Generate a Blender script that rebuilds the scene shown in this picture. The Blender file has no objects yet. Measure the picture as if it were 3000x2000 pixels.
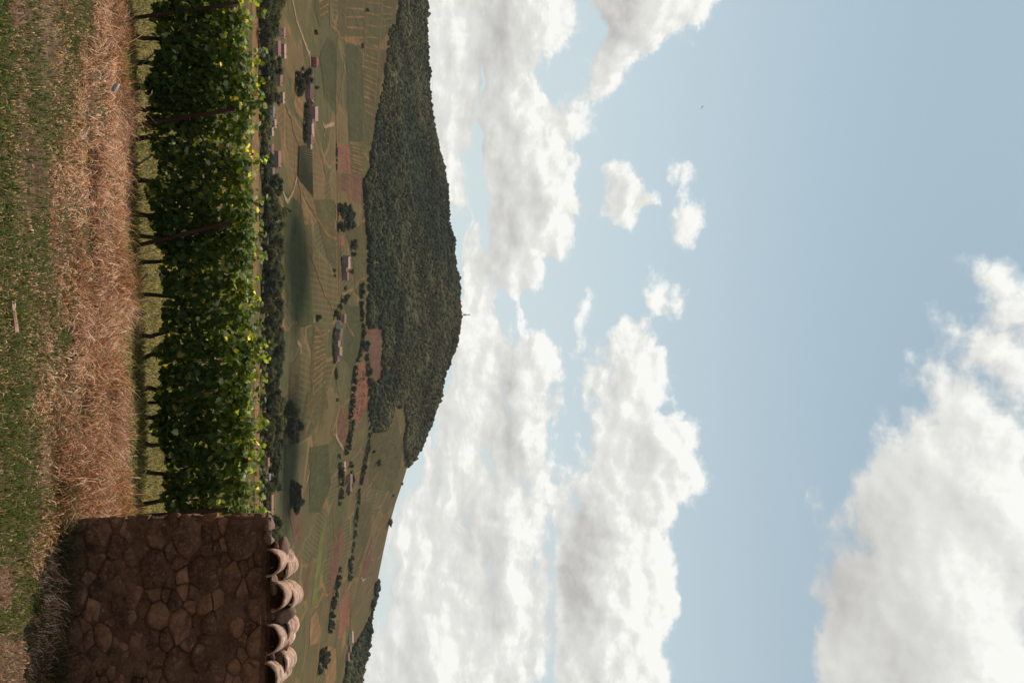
import bpy, bmesh, math, random
import numpy as np
from mathutils import Vector, Matrix, Euler

random.seed(7)
RNG = np.random.default_rng(11)
SC = bpy.context.scene
COL = SC.collection

# ------------------------------------------------------------------ camera
# The camera was turned on its side for this picture: the world's "up" is the picture's right.
FPX = 2917.0                                   # focal length in pixels of a 3000 px long frame
PITCH = math.atan(500.0 / FPX)
EYE = 1.75
SP, CP = math.sin(PITCH), math.cos(PITCH)
R_AX, F_AX, U_AX = Vector((1, 0, 0)), Vector((0, CP, SP)), Vector((0, -SP, CP))
cam_data = bpy.data.cameras.new('camera')
cam_data.sensor_width = 36.0
cam_data.lens = 36.0 * FPX / 3000.0
cam_data.clip_start = 0.05
cam_data.clip_end = 30000.0
cam = bpy.data.objects.new('camera', cam_data)
COL.objects.link(cam)
cam.matrix_world = Matrix(((U_AX.x, -R_AX.x, -F_AX.x, 0), (U_AX.y, -R_AX.y, -F_AX.y, 0),
                           (U_AX.z, -R_AX.z, -F_AX.z, EYE), (0, 0, 0, 1)))
SC.camera = cam

# ------------------------------------------------------------------ render settings
SC.view_settings.view_transform = 'Standard'
SC.view_settings.look = 'None'
SC.view_settings.exposure = 0.0
SC.view_settings.gamma = 1.0
SC.view_settings.use_curve_mapping = False
SC.render.engine = 'CYCLES'
cy = SC.cycles
cy.max_bounces = 5
cy.diffuse_bounces = 2
cy.glossy_bounces = 2
cy.transmission_bounces = 3
cy.transparent_max_bounces = 6
cy.volume_bounces = 0
cy.use_adaptive_sampling = True
cy.adaptive_threshold = 0.015
cy.use_denoising = True
SC.render.film_transparent = False

# ------------------------------------------------------------------ sun and sky
SUN_EL, SUN_AZ = math.radians(60), math.radians(-18)      # azimuth from the view axis, left is negative
SUN_DIR = Vector((math.sin(SUN_AZ) * math.cos(SUN_EL), math.cos(SUN_AZ) * math.cos(SUN_EL), math.sin(SUN_EL)))
sun_data = bpy.data.lights.new('sun', 'SUN')
sun_data.energy = 5.0
sun_data.angle = math.radians(0.53)
sun_data.color = (1.0, 0.915, 0.78)
sun = bpy.data.objects.new('sun', sun_data)
COL.objects.link(sun)
sun.rotation_euler = SUN_DIR.to_track_quat('Z', 'Y').to_euler()
sun.location = (0, 0, 50)


def ray(u, h):
    """world direction through the point u px from the left, h px above the bottom of the upright photo"""
    return F_AX + R_AX * ((u - 1000) / FPX) + U_AX * ((h - 1500) / FPX)


def azel(u, h):
    d = ray(u, h)
    return math.degrees(math.atan2(d.x, d.y)), math.degrees(math.atan2(d.z, math.hypot(d.x, d.y)))


# cumulus clouds of the day: centre and radii in the upright photo, tilt, all turned into azimuth / elevation
CLOUDS = [
    # bank low over the left of the hill
    (150, 1300, 420, 75, 0), (480, 1345, 150, 45, -12), (90, 1330, 200, 60, 0), (330, 1335, 200, 55, -4),
    # big left cumulus: base about h 1395
    (50, 1555, 120, 125, 0), (180, 1480, 150, 85, 0), (330, 1470, 170, 90, 0), (420, 1550, 125, 110, 0), (20, 1470, 170, 80, 0),
    (560, 1600, 95, 92, 0), (470, 1630, 80, 60, 0), (650, 1600, 95, 95, 0), (730, 1540, 105, 90, 10),
    (800, 1500, 80, 75, 20), (620, 1490, 200, 70, -8), (780, 1440, 90, 45, 0),
    # arm from the left cumulus to the upper left
    (320, 1690, 50, 44, 40), (215, 1770, 115, 46, -38), (110, 1860, 105, 62, -45), (30, 1960, 80, 100, 0), (10, 1850, 60, 90, 0), (-60, 1980, 120, 150, 0),
    # single clouds in the blue
    (575, 1822, 84, 66, 0), (545, 1998, 46, 34, 10), (655, 2030, 56, 34, -20), (870, 1945, 50, 34, 35), (790, 1908, 28, 16, 0), (915, 1712, 34, 18, 0),
    # bank low at the middle and right
    (1000, 1400, 160, 75, 0), (1180, 1390, 220, 70, 0), (1420, 1340, 240, 100, 0), (1700, 1300, 320, 150, 0), (1960, 1290, 240, 190, 0), (880, 1400, 60, 55, 0),
    (1000, 1440, 60, 45, 0), (1560, 1480, 170, 110, 0), (1780, 1500, 190, 100, 0), (1930, 1490, 130, 80, 0),
    # second layer above the bank
    (1040, 1590, 70, 58, 30), (1130, 1540, 110, 75, 15), (1270, 1550, 105, 68, 0), (1380, 1515, 70, 45, 0), (1405, 1634, 46, 42, 0),
    (1500, 1580, 60, 40, 0),
    # tall cumulus on the right
    (1110, 1740, 85, 36, -25), (1000, 1850, 65, 55, 0), (1090, 1880, 100, 75, 20), (1200, 1835, 95, 65, 0), (1310, 1805, 105, 55, 0),
    (1290, 1960, 90, 85, 0), (1390, 1990, 90, 85, 0), (1440, 1900, 130, 100, 0), (1500, 1790, 120, 90, 0), (1640, 1830, 160, 130, 0),
    (1640, 1700, 130, 75, 0), (1780, 1830, 160, 150, 0), (1920, 1810, 150, 140, 0), (1800, 1690, 200, 60, 0), (2030, 1800, 120, 160, 0), (1350, 1700, 50, 20, 0),
    # great cloud at the upper right
    (1960, 2800, 620, 260, 0), (1500, 2960, 420, 130, 20), (1215, 2865, 190, 85, 42), (1350, 2765, 170, 110, 42), (1060, 2945, 180, 85, 45), (900, 3010, 170, 80, 42), (1500, 2660, 200, 160, 0),
    (1780, 2560, 200, 140, 0), (1480, 2540, 110, 70, 0), (1960, 2510, 200, 130, 0), (1690, 2430, 50, 40, 0), (1490, 2385, 30, 14, 20), (900, 3020, 120, 50, 30),
    (2350, 2700, 350, 330, 0), (2350, 1700, 250, 260, 0), (2300, 1350, 250, 200, 0), (-250, 1500, 200, 140, 0), (-300, 1930, 200, 160, 0),
]
# where a cloud's body is greyer (base or thick part): centre, radii, amount
GREYS = [(120, 1470, 190, 70, .9), (260, 1430, 240, 34, .9), (640, 1500, 160, 55, .8), (560, 1650, 60, 30, .2), (60, 1800, 90, 60, 1.1), (420, 1520, 60, 40, .5),
         (1130, 1490, 110, 35, .8), (1290, 1495, 110, 40, .8), (1570, 1720, 90, 60, .9), (1700, 1690, 150, 55, .9), (1480, 1440, 200, 26, .5), (1650, 1420, 220, 26, .5),
         (1850, 1440, 160, 28, .6), (1330, 1870, 60, 60, .3), (1700, 2480, 220, 120, .8), (1500, 2640, 130, 110, .5), (1900, 2700, 150, 120, .4), (1400, 1330, 500, 16, .3), (1780, 1350, 260, 18, .4),
         (560, 1790, 70, 40, .4), (1980, 2540, 130, 120, .5), (1620, 1300, 420, 14, .3), (1180, 1440, 160, 20, .35)]
GA0, GA1, GE0, GE1, GNX, GNY = -23.6, 23.6, 2.0, 39.0, 32, 35


def cloud_grid():
    ax = np.linspace(GA0, GA1, GNX)
    ey = np.linspace(GE0, GE1, GNY)
    A, E = np.meshgrid(ax, ey)

    def field(A, E):
        B = np.full(A.shape, -3.0)
        for (u, h, ru, rh, rot) in CLOUDS:
            a0, e0 = azel(u, h)
            a1, e1 = azel(u + 20, h)
            a2, e2 = azel(u, h + 20)
            ra, re = ru * (a1 - a0) / 20, rh * (e2 - e0) / 20
            c, s = math.cos(math.radians(rot)), math.sin(math.radians(rot))
            da, de = A - a0, E - e0
            p, q = (da * c + de * s) / ra, (-da * s + de * c) / re
            B = np.maximum(B, (1 - np.sqrt(p * p + q * q)) * min(ra, re))
        return np.clip(B, -3, 3)
    G = np.zeros(A.shape)
    for (u, h, ru, rh, w) in GREYS:
        a0, e0 = azel(u, h)
        G = np.maximum(G, w * np.exp(-(((A - a0) / (ru / 51.)) ** 2 + ((E - e0) / (rh / 51.)) ** 2)))
    return ax, ey, field(A, E), field(A - 0.5, E + 1.3), G


class NT:
    """small helper around a node tree"""
    def __init__(self, tree):
        self.t = tree

    def node(self, kind, **kw):
        n = self.t.nodes.new(kind)
        for k, v in kw.items():
            setattr(n, k, v)
        return n

    def link(self, a, b):
        self.t.links.new(a, b)

    def val(self, sock, v):
        if isinstance(v, bpy.types.NodeSocket):
            self.link(v, sock)
        elif v is not None:
            sock.default_value = v

    def math(self, op, a, b=None, c=None, clamp=False):
        n = self.node('ShaderNodeMath', operation=op, use_clamp=clamp)
        for i, v in enumerate((a, b, c)):
            if v is not None:
                self.val(n.inputs[i], v)
        return n.outputs[0]

    def vmath(self, op, a, b=None, c=None):
        n = self.node('ShaderNodeVectorMath', operation=op)
        for i, v in enumerate((a, b, c)):
            if v is not None:
                self.val(n.inputs[i], v)
        return n.outputs['Value'] if op in ('LENGTH', 'DOT_PRODUCT', 'DISTANCE') else n.outputs[0]

    def noise(self, vec, scale, detail=2.0, rough=0.5, out='Fac', dims='3D', dist=0.0):
        n = self.node('ShaderNodeTexNoise', noise_dimensions=dims)
        if vec is not None:
            self.link(vec, n.inputs['Vector'])
        n.inputs['Scale'].default_value = scale
        n.inputs['Detail'].default_value = detail
        n.inputs['Roughness'].default_value = rough
        n.inputs['Distortion'].default_value = dist
        return n.outputs[out]

    def ramp(self, fac, stops, interp='LINEAR'):
        n = self.node('ShaderNodeValToRGB')
        cr = n.color_ramp
        cr.interpolation = interp
        while len(cr.elements) > 1:
            cr.elements.remove(cr.elements[-1])
        for i, (p, c) in enumerate(stops):
            e = cr.elements[0] if i == 0 else cr.elements.new(min(max(p, 0), 1))
            e.position = min(max(p, 0), 1)
            e.color = tuple(c) + (1.0,) if len(c) == 3 else tuple(c)
        self.val(n.inputs[0], fac)
        return n.outputs[0]

    def mix(self, fac, a, b, blend='MIX'):
        n = self.node('ShaderNodeMix', data_type='RGBA', blend_type=blend)
        self.val(n.inputs[0], fac)
        for i, v in ((6, a), (7, b)):
            if isinstance(v, (tuple, list)) and len(v) == 3:
                v = tuple(v) + (1.0,)
            self.val(n.inputs[i], v)
        return n.outputs[2]

    def maprange(self, v, a, b, c=0.0, d=1.0, interp='LINEAR'):
        n = self.node('ShaderNodeMapRange', interpolation_type=interp)
        self.val(n.inputs[0], v)
        for i, x in enumerate((a, b, c, d)):
            n.inputs[1 + i].default_value = x
        return n.outputs[0]


def build_world():
    w = bpy.data.worlds.new('World')
    SC.world = w
    w.use_nodes = True
    w.node_tree.nodes.clear()
    T = NT(w.node_tree)
    STR = 0.1
    tc = T.node('ShaderNodeTexCoord')
    d = tc.outputs['Generated']
    sky = T.node('ShaderNodeTexSky', sky_type='NISHITA')
    sky.sun_disc = False
    sky.sun_elevation = SUN_EL
    sky.sun_rotation = SUN_AZ
    sky.altitude = 300
    sky.air_density = 1.0
    sky.dust_density = 0.7
    sky.ozone_density = 1.2
    hs = T.node('ShaderNodeHueSaturation')
    hs.inputs['Saturation'].default_value = 0.62
    hs.inputs['Value'].default_value = SKY_VALUE
    T.link(sky.outputs[0], hs.inputs['Color'])
    blue = T.mix(1.0, hs.outputs[0], SKY_TINT, 'MULTIPLY')
    el_f = T.node('ShaderNodeSeparateXYZ')
    T.link(d, el_f.inputs[0])
    veil = T.maprange(el_f.outputs[2], 0.02, 0.62, 0.86, 0.16, 'SMOOTHSTEP')
    blue = T.mix(veil, blue, tuple(c / STR for c in (0.66, 0.735, 0.745)))

    sep = T.node('ShaderNodeSeparateXYZ')
    T.link(d, sep.inputs[0])
    X, Y, Z = sep.outputs
    az = T.math('MULTIPLY', T.math('ARCTAN2', X, Y), 180 / math.pi)
    el = T.math('MULTIPLY', T.math('ARCSINE', Z), 180 / math.pi)
    comb = T.node('ShaderNodeCombineXYZ')
    T.link(az, comb.inputs[0])
    T.link(el, comb.inputs[1])
    q = comb.outputs[0]
    # billows: the outline is bent by noise at two sizes
    wn = T.vmath('SUBTRACT', T.noise(q, 0.42, 3.5, 0.6, 'Color'), (0.5, 0.5, 0.5))
    qw = T.vmath('MULTIPLY_ADD', wn, (2.0, 1.8, 0), q)
    s2 = T.node('ShaderNodeSeparateXYZ')
    T.link(qw, s2.inputs[0])
    gx = T.maprange(s2.outputs[0], GA0, GA1)
    gy = T.maprange(s2.outputs[1], GE0, GE1, 0.0, GNY - 1.0)
    ax, ey, B0, B1, G = cloud_grid()
    acc = None
    for j in range(GNY):
        stops = [(i / (GNX - 1), ((B0[j, i] + 3) / 6, (B1[j, i] + 3) / 6, min(1, G[j, i]))) for i in range(GNX)]
        col = T.ramp(gx, stops)
        wgt = T.math('SUBTRACT', 1.0, T.math('ABSOLUTE', T.math('SUBTRACT', gy, float(j))), clamp=True)
        c2 = T.node('ShaderNodeCombineXYZ')
        for k in range(3):
            T.link(wgt, c2.inputs[k])
        acc = T.vmath('MULTIPLY', col, c2.outputs[0]) if acc is None else T.vmath('MULTIPLY_ADD', col, c2.outputs[0], acc)
    sg = T.node('ShaderNodeSeparateXYZ')
    T.link(acc, sg.inputs[0])
    b0 = T.math('MULTIPLY_ADD', sg.outputs[0], 6.0, -2.75)
    b1 = T.math('MULTIPLY_ADD', sg.outputs[1], 6.0, -2.75)
    grey = sg.outputs[2]
    # the rest of the sky, away from the picture: scattered cumulus of the same kind
    inside = T.math('MULTIPLY', T.maprange(T.math('ABSOLUTE', az), 22.0, 23.5, 1.0, 0.0, 'SMOOTHSTEP'),
                    T.maprange(el, 37.0, 38.8, 1.0, 0.0, 'SMOOTHSTEP'))
    gen = T.math('MULTIPLY_ADD', T.noise(d, 3.2, 2.0, 0.5), 14.0, -8.6)
    b0 = T.math('MULTIPLY_ADD', T.math('SUBTRACT', b0, gen), inside, gen)
    b1 = T.math('MULTIPLY_ADD', T.math('SUBTRACT', b1, gen), inside, gen)
    # fine relief of the clouds
    qs = T.vmath('MULTIPLY_ADD', wn, (0.9, 0.7, 0), T.vmath('MULTIPLY', q, (0.85, 1.15, 1.0)))
    f0 = T.math('SUBTRACT', T.noise(qs, 0.6, 8.0, 0.60), 0.5)
    f1 = T.math('SUBTRACT', T.noise(T.vmath('ADD', qs, (-0.22, 0.60, 0.0)), 0.6, 5.0, 0.55), 0.5)
    near = T.maprange(el, 14.0, 27.0, 1.0, 0.42)          # the clouds overhead are closer: broader, softer relief
    D0 = T.math('MULTIPLY_ADD', f0, 2.1, b0)
    # far layers low over the horizon are seen edge-on: flat bands with gaps
    low = T.maprange(el, 5.0, 14.0, 1.0, 0.0)
    band = T.math('SUBTRACT', T.noise(T.vmath('MULTIPLY', qw, (0.16, 1.15, 1.0)), 0.8, 4.0, 0.6), 0.5)
    D0 = T.math('ADD', D0, T.math('MULTIPLY', T.math('MULTIPLY', band, 6.2), low))
    alpha = T.maprange(T.math('MULTIPLY', D0, T.maprange(el, 18.0, 28.0, 1.0, 0.55)), -0.08, 0.42, 0.0, 1.0, 'SMOOTHSTEP')
    # light from above: where there is less cloud towards the sun the cloud is brighter
    rel = T.math('MULTIPLY', T.math('MULTIPLY', T.math('SUBTRACT', f0, f1), 1.45), near)
    big = T.math('MULTIPLY', T.math('SUBTRACT', b0, b1), 0.17)
    lum = T.math('ADD', T.math('ADD', rel, big), 0.82)
    lum = T.math('ADD', lum, T.math('MULTIPLY', T.math('MULTIPLY', band, 1.9), low))
    lum = T.math('MULTIPLY_ADD', grey, -0.78, lum)
    lum = T.math('ADD', lum, T.maprange(b1, 0.2, -1.2, 0.0, 0.16))
    # distance: clouds low over the horizon keep less contrast
    lowc = T.maprange(el, 4.0, 13.0, 0.7, 1.0)
    lum = T.math('MULTIPLY_ADD', T.math('SUBTRACT', lum, 0.74), lowc, 0.74, clamp=True)
    ccol = T.ramp(lum, [(0.0, tuple(c / STR for c in (0.50, 0.49, 0.47))), (0.45, tuple(c / STR for c in (0.66, 0.655, 0.625))),
                        (0.8, tuple(c / STR for c in (0.80, 0.80, 0.76))), (1.0, tuple(c / STR for c in (0.97, 0.97, 0.925)))])
    out = T.mix(T.math('MULTIPLY', alpha, 0.98), blue, ccol)
    bg = T.node('ShaderNodeBackground')
    bg.inputs['Strength'].default_value = STR
    T.link(out, bg.inputs['Color'])
    wo = T.node('ShaderNodeOutputWorld')
    T.link(bg.outputs[0], wo.inputs['Surface'])
    w.cycles.sampling_method = 'MANUAL'
    w.cycles.sample_map_resolution = 512


SKY_VALUE, SKY_TINT = 1.0, (0.80, 0.995, 0.975)
build_world()

# ================================================================== helpers
def hash3(ix, iy, iz, seed=0):
    n = (ix.astype(np.int64) * 374761393 + iy.astype(np.int64) * 668265263 + iz.astype(np.int64) * 2147483647 + seed * 1274126177) & 0xffffffff
    n = ((n ^ (n >> 13)) * 1274126177) & 0xffffffff
    n = (n ^ (n >> 16)) & 0xffffffff
    return n / 4294967295.0


def vnoise(x, y, z=None, seed=0):
    x = np.asarray(x, float)
    y = np.asarray(y, float)
    z = np.zeros_like(x) if z is None else np.asarray(z, float)
    ix, iy, iz = np.floor(x), np.floor(y), np.floor(z)
    fx, fy, fz = x - ix, y - iy, z - iz
    fx, fy, fz = fx * fx * (3 - 2 * fx), fy * fy * (3 - 2 * fy), fz * fz * (3 - 2 * fz)
    r = 0
    for dx in (0, 1):
        for dy in (0, 1):
            for dz in (0, 1):
                w = (fx if dx else 1 - fx) * (fy if dy else 1 - fy) * (fz if dz else 1 - fz)
                r = r + w * hash3(ix + dx, iy + dy, iz + dz, seed)
    return r * 2 - 1


def fbm(x, y, z=None, octs=4, seed=0, gain=0.5):
    a, s, t = 1.0, 0.0, 0.0
    x, y = np.asarray(x, float), np.asarray(y, float)
    z = np.zeros_like(x) if z is None else np.asarray(z, float)
    for o in range(octs):
        s = s + a * vnoise(x, y, z, seed + o * 17)
        t += a
        a *= gain
        x, y, z = x * 2.03, y * 2.03, z * 2.03
    return s / t


def mesh_np(name, V, F, C=None, smooth=False):
    """mesh from numpy verts (n,3) and equal-sided faces (m,k); C: colour per vertex"""
    me = bpy.data.meshes.new(name)
    V = np.ascontiguousarray(V, dtype=np.float32)
    F = np.ascontiguousarray(F, dtype=np.int32)
    m, k = F.shape
    me.vertices.add(len(V))
    me.vertices.foreach_set('co', V.ravel())
    me.loops.add(m * k)
    me.loops.foreach_set('vertex_index', F.ravel())
    me.polygons.add(m)
    me.polygons.foreach_set('loop_start', np.arange(m, dtype=np.int32) * k)
    if smooth:
        me.polygons.foreach_set('use_smooth', np.ones(m, dtype=bool))
    me.update(calc_edges=True)
    if C is not None:
        at = me.color_attributes.new('tint', 'FLOAT_COLOR', 'POINT')
        C4 = np.ones((len(V), 4), dtype=np.float32)
        C4[:, :3] = C
        at.data.foreach_set('color', C4.ravel())
    return me


def mesh_py(name, V, F, smooth=False):
    me = bpy.data.meshes.new(name)
    me.from_pydata([tuple(v) for v in V], [], [tuple(f) for f in F])
    if smooth:
        for p in me.polygons:
            p.use_smooth = True
    me.update()
    return me


def add(name, data, mat=None, parent=None, loc=None, rot=None, scale=None):
    o = bpy.data.objects.new(name, data)
    COL.objects.link(o)
    if mat is not None and data is not None and len(data.materials) == 0:
        data.materials.append(mat)
    if parent is not None:
        o.parent = parent
    if loc is not None:
        o.location = loc
    if rot is not None:
        o.rotation_euler = rot
    if scale is not None:
        o.scale = scale
    return o


def tag(o, label=None, cat=None, group=None, kind=None):
    if label:
        o['label'] = label
    if cat:
        o['category'] = cat
    if group:
        o['group'] = group
    if kind:
        o['kind'] = kind
    return o


class MB:
    """collects simple shapes into one mesh"""
    def __init__(self):
        self.v, self.f = [], []

    def poly(self, pts, faces):
        b = len(self.v)
        self.v += [tuple(p) for p in pts]
        self.f += [tuple(b + i for i in f) for f in faces]

    def box(self, x0, x1, y0, y1, z0, z1):
        self.poly([(x0, y0, z0), (x1, y0, z0), (x1, y1, z0), (x0, y1, z0), (x0, y0, z1), (x1, y0, z1), (x1, y1, z1), (x0, y1, z1)],
                  [(0, 3, 2, 1), (4, 5, 6, 7), (0, 1, 5, 4), (1, 2, 6, 5), (2, 3, 7, 6), (3, 0, 4, 7)])

    def tube(self, pts, radii, seg=8):
        pts = [Vector(p) for p in pts]
        b = len(self.v)
        n = len(pts)
        for i, p in enumerate(pts):
            t = (pts[min(i + 1, n - 1)] - pts[max(i - 1, 0)]).normalized()
            a = t.cross(Vector((0.31, 0.95, 0.05))).normalized()
            c = t.cross(a)
            for k in range(seg):
                w = 2 * math.pi * k / seg
                self.v.append(tuple(p + (a * math.cos(w) + c * math.sin(w)) * radii[i]))
        for i in range(n - 1):
            for k in range(seg):
                k2 = (k + 1) % seg
                self.f.append((b + i * seg + k, b + i * seg + k2, b + (i + 1) * seg + k2, b + (i + 1) * seg + k))
        self.f.append(tuple(b + k for k in range(seg))[::-1])
        self.f.append(tuple(b + (n - 1) * seg + k for k in range(seg)))

    def mesh(self, name, smooth=False):
        return mesh_py(name, self.v, self.f, smooth)


# ================================================================== materials
def new_mat(name):
    m = bpy.data.materials.new(name)
    m.use_nodes = True
    m.node_tree.nodes.clear()
    return m, NT(m.node_tree)


def finish(T, color, rough=0.9, translucent=0.0, tcolor=None, bump=None, bump_dist=0.01, spec=0.2):
    p = T.node('ShaderNodeBsdfPrincipled')
    T.val(p.inputs['Base Color'], color if isinstance(color, bpy.types.NodeSocket) else tuple(color) + (1,))
    T.val(p.inputs['Roughness'], rough)
    p.inputs['Specular IOR Level'].default_value = spec
    sh = p.outputs[0]
    if bump is not None:
        b = T.node('ShaderNodeBump')
        b.inputs['Strength'].default_value = 0.9
        b.inputs['Distance'].default_value = bump_dist
        T.link(bump, b.inputs['Height'])
        T.link(b.outputs[0], p.inputs['Normal'])
    if translucent > 0:
        tr = T.node('ShaderNodeBsdfTranslucent')
        tcol = tcolor if tcolor is not None else color
        T.val(tr.inputs[0], tcol if isinstance(tcol, bpy.types.NodeSocket) else tuple(tcol) + (1,))
        mx = T.node('ShaderNodeMixShader')
        mx.inputs[0].default_value = translucent
        T.link(sh, mx.inputs[1])
        T.link(tr.outputs[0], mx.inputs[2])
        sh = mx.outputs[0]
    o = T.node('ShaderNodeOutputMaterial')
    T.link(sh, o.inputs['Surface'])


def mat_noise(name, c0, c1, scale, rough=0.9, detail=4, bump=0.0, c2=None, coords='Object', spec=0.15, rnd=0.0, stretch=None):
    m, T = new_mat(name)
    tc = T.node('ShaderNodeTexCoord')
    v = tc.outputs[coords]
    if stretch:
        v = T.vmath('MULTIPLY', v, stretch)
    if rnd:
        oi = T.node('ShaderNodeObjectInfo')
        cx = T.node('ShaderNodeCombineXYZ')
        T.link(T.math('MULTIPLY', oi.outputs['Random'], 37.0), cx.inputs[0])
        v = T.vmath('ADD', v, cx.outputs[0])
    n = T.noise(v, scale, detail, 0.6)
    stops = [(0.3, c0), (0.7, c1)] if c2 is None else [(0.28, c0), (0.5, c1), (0.72, c2)]
    col = T.ramp(n, stops)
    if rnd:
        hs = T.node('ShaderNodeHueSaturation')
        T.link(col, hs.inputs['Color'])
        T.link(T.maprange(oi.outputs['Random'], 0, 1, 1 - rnd, 1 + rnd), hs.inputs['Value'])
        col = hs.outputs[0]
    finish(T, col, rough, bump=(T.noise(v, scale * 3, 5, 0.65) if bump else None), bump_dist=bump, spec=spec)
    return m


def mat_tint(name, rough=0.9, translucent=0.0, gain=(1, 1, 1), tgain=(1, 1, 1), nscale=0.0, namp=0.3, spec=0.15):
    """colour comes with each vertex (each blade, leaf or tree has its own)"""
    m, T = new_mat(name)
    a = T.node('ShaderNodeAttribute', attribute_name='tint')
    col = T.mix(1.0, a.outputs['Color'], gain, 'MULTIPLY')
    if nscale:
        tc = T.node('ShaderNodeTexCoord')
        n = T.noise(tc.outputs['Object'], nscale, 3, 0.6)
        g = T.maprange(n, 0.25, 0.75, 1 - namp, 1 + namp)
        cx = T.node('ShaderNodeCombineXYZ')
        for k in range(3):
            T.link(g, cx.inputs[k])
        col = T.mix(1.0, col, cx.outputs[0], 'MULTIPLY')
    tcol = T.mix(1.0, col, tgain, 'MULTIPLY')
    finish(T, col, rough, translucent, tcol, spec=spec)
    return m


# ================================================================== terrain
SKYLINE = [(-400, 1225), (-200, 1243), (13, 1247), (94, 1244), (179, 1247), (254, 1252), (321, 1262), (384, 1274), (446, 1285), (487, 1294), (585, 1311), (661, 1317),
           (753, 1329), (820, 1340), (873, 1344), (927, 1344), (971, 1338), (1016, 1329), (1065, 1314), (1114, 1298), (1159, 1285), (1212, 1267),
           (1262, 1249), (1297, 1236), (1336, 1214), (1367, 1195), (1416, 1180), (1474, 1160), (1537, 1142), (1608, 1126), (1688, 1110), (1746, 1099),
           (1813, 1084), (1876, 1074), (1961, 1060), (2000, 1055), (2300, 1030)]


def az_tan(u, h):
    d = ray(u, h)
    return math.atan2(d.x, d.y), d.z / math.hypot(d.x, d.y)


_sa = np.array([az_tan(u, h) for u, h in SKYLINE])
_sa = np.vstack([[[-math.pi, 0.01], [-1.2, 0.03], [-0.6, 0.062]], _sa, [[0.7, 0.006], [1.2, 0.004], [math.pi, 0.01]]])
_b0 = az_tan(1000, 790)[1]
RK = np.array([0, 5.5, 6.6, 7.5, 8.4, 9.2, 10.2, 11.4, 12.6, 14, 18, 25, 40, 60, 150, 300, 450, 640, 760, 850.])
ZK = np.array([0.02, 0, -.01, -.05, -.13, -.25, -.39, -.49, -.58, -.74, -1.22, -2.35, -4.6, -7.6, -22, -41, -49.3, -54.0, -58.7, -57.0])
R0, R1 = 850.0, 2000.0


def terrain_rel(r, az):
    """ground height relative to z=0 at polar position (before the small bumps)"""
    r, az = np.broadcast_arrays(np.asarray(r, float), np.asarray(az, float))
    near = np.interp(r, RK, ZK)
    # round off the corners of the profile
    for w in (0.93, 1.07):
        near = near + np.interp(r * w, RK, ZK)
    near /= 3
    t = (r - R0) / (R1 - R0)
    tsky = np.interp(az, _sa[:, 0], _sa[:, 1])
    tc = np.clip(t, 0, 1)
    far = EYE + r * (_b0 + (tsky - _b0) * tc)
    ridge = EYE + R1 * tsky
    over = np.clip(r - R1, 0, None)
    far = np.where(r > R1, ridge - over * 0.10 - over ** 2 * 0.00006, far)
    far = np.maximum(far, -90)
    bl = np.clip((r - 760) / 130, 0, 1)
    bl = bl * bl * (3 - 2 * bl)
    front = near * (1 - bl) + far * bl
    # behind the camera the slope climbs gently
    back = np.clip(r * 0.06, 0, 70)
    wb = np.clip((np.abs(az) - 0.9) / 1.1, 0, 1)
    wb = wb * wb * (3 - 2 * wb)
    z = front * (1 - wb) + back * wb
    return z


def ground(x, y):
    x, y = np.asarray(x, float), np.asarray(y, float)
    r = np.hypot(x, y)
    az = np.arctan2(x, y)
    z = terrain_rel(r, az)
    k = np.clip((60 - r) / 40, 0, 1)
    bank = np.exp(-((r - 9.0) / 1.2) ** 2)
    z = z + k * ((0.035 + 0.075 * bank) * fbm(x * 0.9, y * 0.9, seed=3, octs=3) + 0.012 * vnoise(x * 5, y * 5, seed=5))
    far = np.clip((r - 950) / 200, 0, 1) * np.clip((2000 - r) / 150, 0, 1)
    z = z + far * (4.0 + 5.0 * np.clip((r - 1400) / 300, 0, 1)) * fbm(x / 190, y / 190, seed=9, octs=3)
    mid = np.clip((r - 60) / 200, 0, 1) * np.clip((700 - r) / 200, 0, 1)
    z = z + mid * 0.8 * fbm(x / 60, y / 60, seed=4, octs=2) - mid * 1.0
    return z


def gz(x, y):
    return float(ground(np.array([x]), np.array([y]))[0])


# the far ground sampled once, so that things can be set down on it quickly
_GA = np.linspace(-0.62, 0.62, 621)
_GR = np.arange(640.0, 2300.0, 4.0)
_GZ = ground(_GR[None, :] * np.sin(_GA)[:, None], _GR[None, :] * np.cos(_GA)[:, None])


def gz_far(x, y):
    r, az = math.hypot(x, y), math.atan2(x, y)
    fa = min(max((az - _GA[0]) / (_GA[1] - _GA[0]), 0), len(_GA) - 1.001)
    fr = min(max((r - 640.0) / 4.0, 0), len(_GR) - 1.001)
    i, j = int(fa), int(fr)
    p, q = fa - i, fr - j
    return float((_GZ[i, j] * (1 - q) + _GZ[i, j + 1] * q) * (1 - p) + (_GZ[i + 1, j] * (1 - q) + _GZ[i + 1, j + 1] * q) * p)


def drape(u, h):
    """the point of the far ground seen at (u, h) of the upright photo"""
    az, tn = az_tan(u, h)
    fa = min(max((az - _GA[0]) / (_GA[1] - _GA[0]), 0), len(_GA) - 1.001)
    i = int(fa)
    z = _GZ[i] * (1 - fa + i) + _GZ[i + 1] * (fa - i) - EYE
    f = z - tn * _GR
    idx = np.nonzero(f >= 0)[0]
    if len(idx) == 0:
        r = float(_GR[int(np.argmax(z[:350] / _GR[:350]))])
    elif idx[0] == 0:
        r = 640.0
    else:
        j = int(idx[0])
        r = float(_GR[j - 1] + 4.0 * f[j - 1] / (f[j - 1] - f[j]))
    x, y = r * math.sin(az), r * math.cos(az)
    return Vector((x, y, gz_far(x, y)))


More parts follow.
